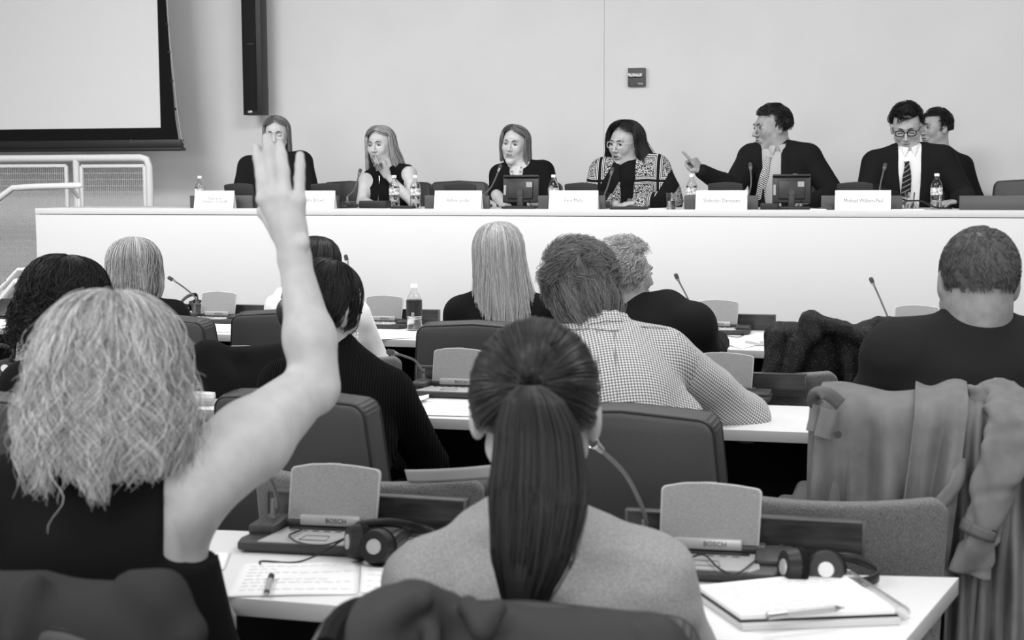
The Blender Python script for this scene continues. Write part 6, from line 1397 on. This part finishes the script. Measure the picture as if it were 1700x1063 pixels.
def slv(u, v):
    n = len(sp_) - 1; i = min(int(v * n), n - 1); p = sp_[i].lerp(sp_[i + 1], v * n - i); d = (sp_[min(i + 2, n)] - sp_[max(i - 1, 0)]).normalized(); s_ = d.cross(V(0, 1, 0)).normalized(); f_ = s_.cross(d)
    hw = float(np.interp(v, [0, .15, .3, .5, .72, .82, .86, 1], [.030, .044, .054, .047, .038, .034, .036, .043])); an = 2 * pi * u
    cr = .0045 * sin(34 * v + 2.2 * sin(an) + 1.5 * cos(2 * an)) * (1 - .5 * v) + .005 * sin(3 * an + 9 * v) - .009 * max(0, sin(9 * v * pi + an) - .75) * 2
    return tuple(p + s_ * (hw + cr) * cos(an) + f_ * (hw * .55 + cr) * sin(an))
v, f = shell(slv, 48, 90, -.003); sl = mobj('sleeve', me_from(v, f), M_trench, t, True)
a, b_ = P(1628, 872, 2.86), P(1619, 893, 2.86); ax = (b_ - a).normalized(); k = ax.orthogonal().normalized(); l = ax.cross(k)
def ringfn(u, v): an = 2 * pi * u; return tuple(a + ax * (.022 * v) + (k * cos(an) + l * sin(an)) * .0375)
v, f = shell(ringfn, 32, 3, .004); cs = mobj('cuff_strap', me_from(v, f), mat('trench_strap', 104, .85), sl, True)
b = MB(); b.box(P(1646, 890, 2.835), (.014, .006, .026), ry=.5, bev=.002); b.build('buckle', M_black, cs, world=True)
def ribbon(pts, w, nm, th=.003, m=M_trench, up=V(0, 0, 1)):
    q = spline(pts, 6); n = len(q)
    def fn(u, v):
        i = min(int(u * (n - 1)), n - 2); p = q[i].lerp(q[i + 1], u * (n - 1) - i); d = (q[i + 1] - q[i]).normalized(); s_ = d.cross(V(0, 1, 0)).normalized(); return tuple(p + s_ * w * (v - .5))
    v, f = shell(fn, n * 2, 3, th); return mobj(nm, me_from(v, f), m, t, True)
ribbon([P(1592, 760, 2.90), P(1588, 800, 2.885), P(1560, 838, 2.88), P(1530, 870, 2.88), P(1500, 905, 2.88)], .030, 'belt')
ribbon([P(1396, 672, 2.98), P(1375, 655, 2.96), P(1356, 654, 2.96), P(1352, 668, 2.99), P(1366, 680, 3.02)], .028, 'epaulette_loop')
ribbon([P(1363, 675, 2.98), P(1356, 700, 2.97), P(1352, 718, 2.965)], .035, 'collar_flap'); ribbon([P(1378, 680, 2.965), P(1372, 705, 2.96), P(1366, 728, 2.955)], .04, 'collar_flap')
b = MB(); b.cyl(P(1391, 722, 2.93), P(1391, 722, 2.925), .008); b.build('button', M_black, t, world=True)
# --- sequinned cardigan
rz = RZ; p0 = P(1378, 545, 4.62); T = Matrix.Translation((p0.x, p0.y, 0)) @ Matrix.Rotation(rz, 4, 'Z'); cc = T @ V(0, .28, 0); leather_chair((cc.x, cc.y), rz, 'armchair hidden under the black sequinned cardigan')
M_seq = mat('sequinned_black_knit', 16, .6, .3, bump=1.0, bscale=160); nt = M_seq.node_tree; vn = node(M_seq, 'TexVoronoi'); vn.inputs['Scale'].default_value = 190; tc = node(M_seq, 'TexCoord'); nt.links.new(tc.outputs['Object'], vn.inputs['Vector']); ramp(M_seq, vn.outputs['Distance'], [(0, 150), (.13, 16)])  # pale specks put the sparkle of the sequins into the colour
S = Sdf(); R3 = T.to_3x3(); S.box(T @ V(0, 0, .66), (.205, .055, .28), .05, R3)
for a, b_, r_ in (((1345, 533), (1300, 655), .03), ((1345, 533), (1440, 560), .026), ((1290, 560), (1275, 640), .035), ((1440, 545), (1470, 640), .03), ((1340, 535), (1352, 560), .022), ((1460, 534), (1482, 540), .02), ((1400, 560), (1410, 650), .02)): S.cone(P(*a, 4.56), P(*b_, 4.53), r_, r_ * 1.1, k=.03)
v, f = sdf_mesh(S, .009, post=lambda D_, X, Y_, Z: D_ + .013 * fbm(X * 3, Y_ * 2, Z * 2, 71, 3) + .002 * fbm(X * 30, Y_ * 30, Z * 30, 72, 1)); t = thing('cardigan', 'black sequinned cardigan heaped over a chair before the dais', 'cardigan', (p0.x, p0.y, .4)); mobj('cloth', me_from(v, f), M_seq, t, True)
# --- black cardigan between second and third row, left
S = Sdf(); [S.cone(P(*a), P(*b_), r_, r2, k=.04) for a, b_, r_, r2 in (((345, 590, 4.5), (430, 596, 4.5), .035, .03), ((430, 598, 4.5), (530, 585, 4.5), .03, .05), ((345, 600, 4.48), (380, 650, 4.45), .05, .07), ((440, 640, 4.48), (540, 620, 4.5), .07, .08))]
v, f = sdf_mesh(S, .009, post=lambda D_, X, Y_, Z: D_ + .010 * fbm(X * 4, Y_ * 3, Z * 4, 81, 3)); p0 = P(440, 600, 4.5); t = thing('cardigan', 'black cardigan heaped over a chair left of the ribbed sweater', 'cardigan', (p0.x, p0.y, .5)); mobj('cloth', me_from(v, f), M_tblack, t, True)
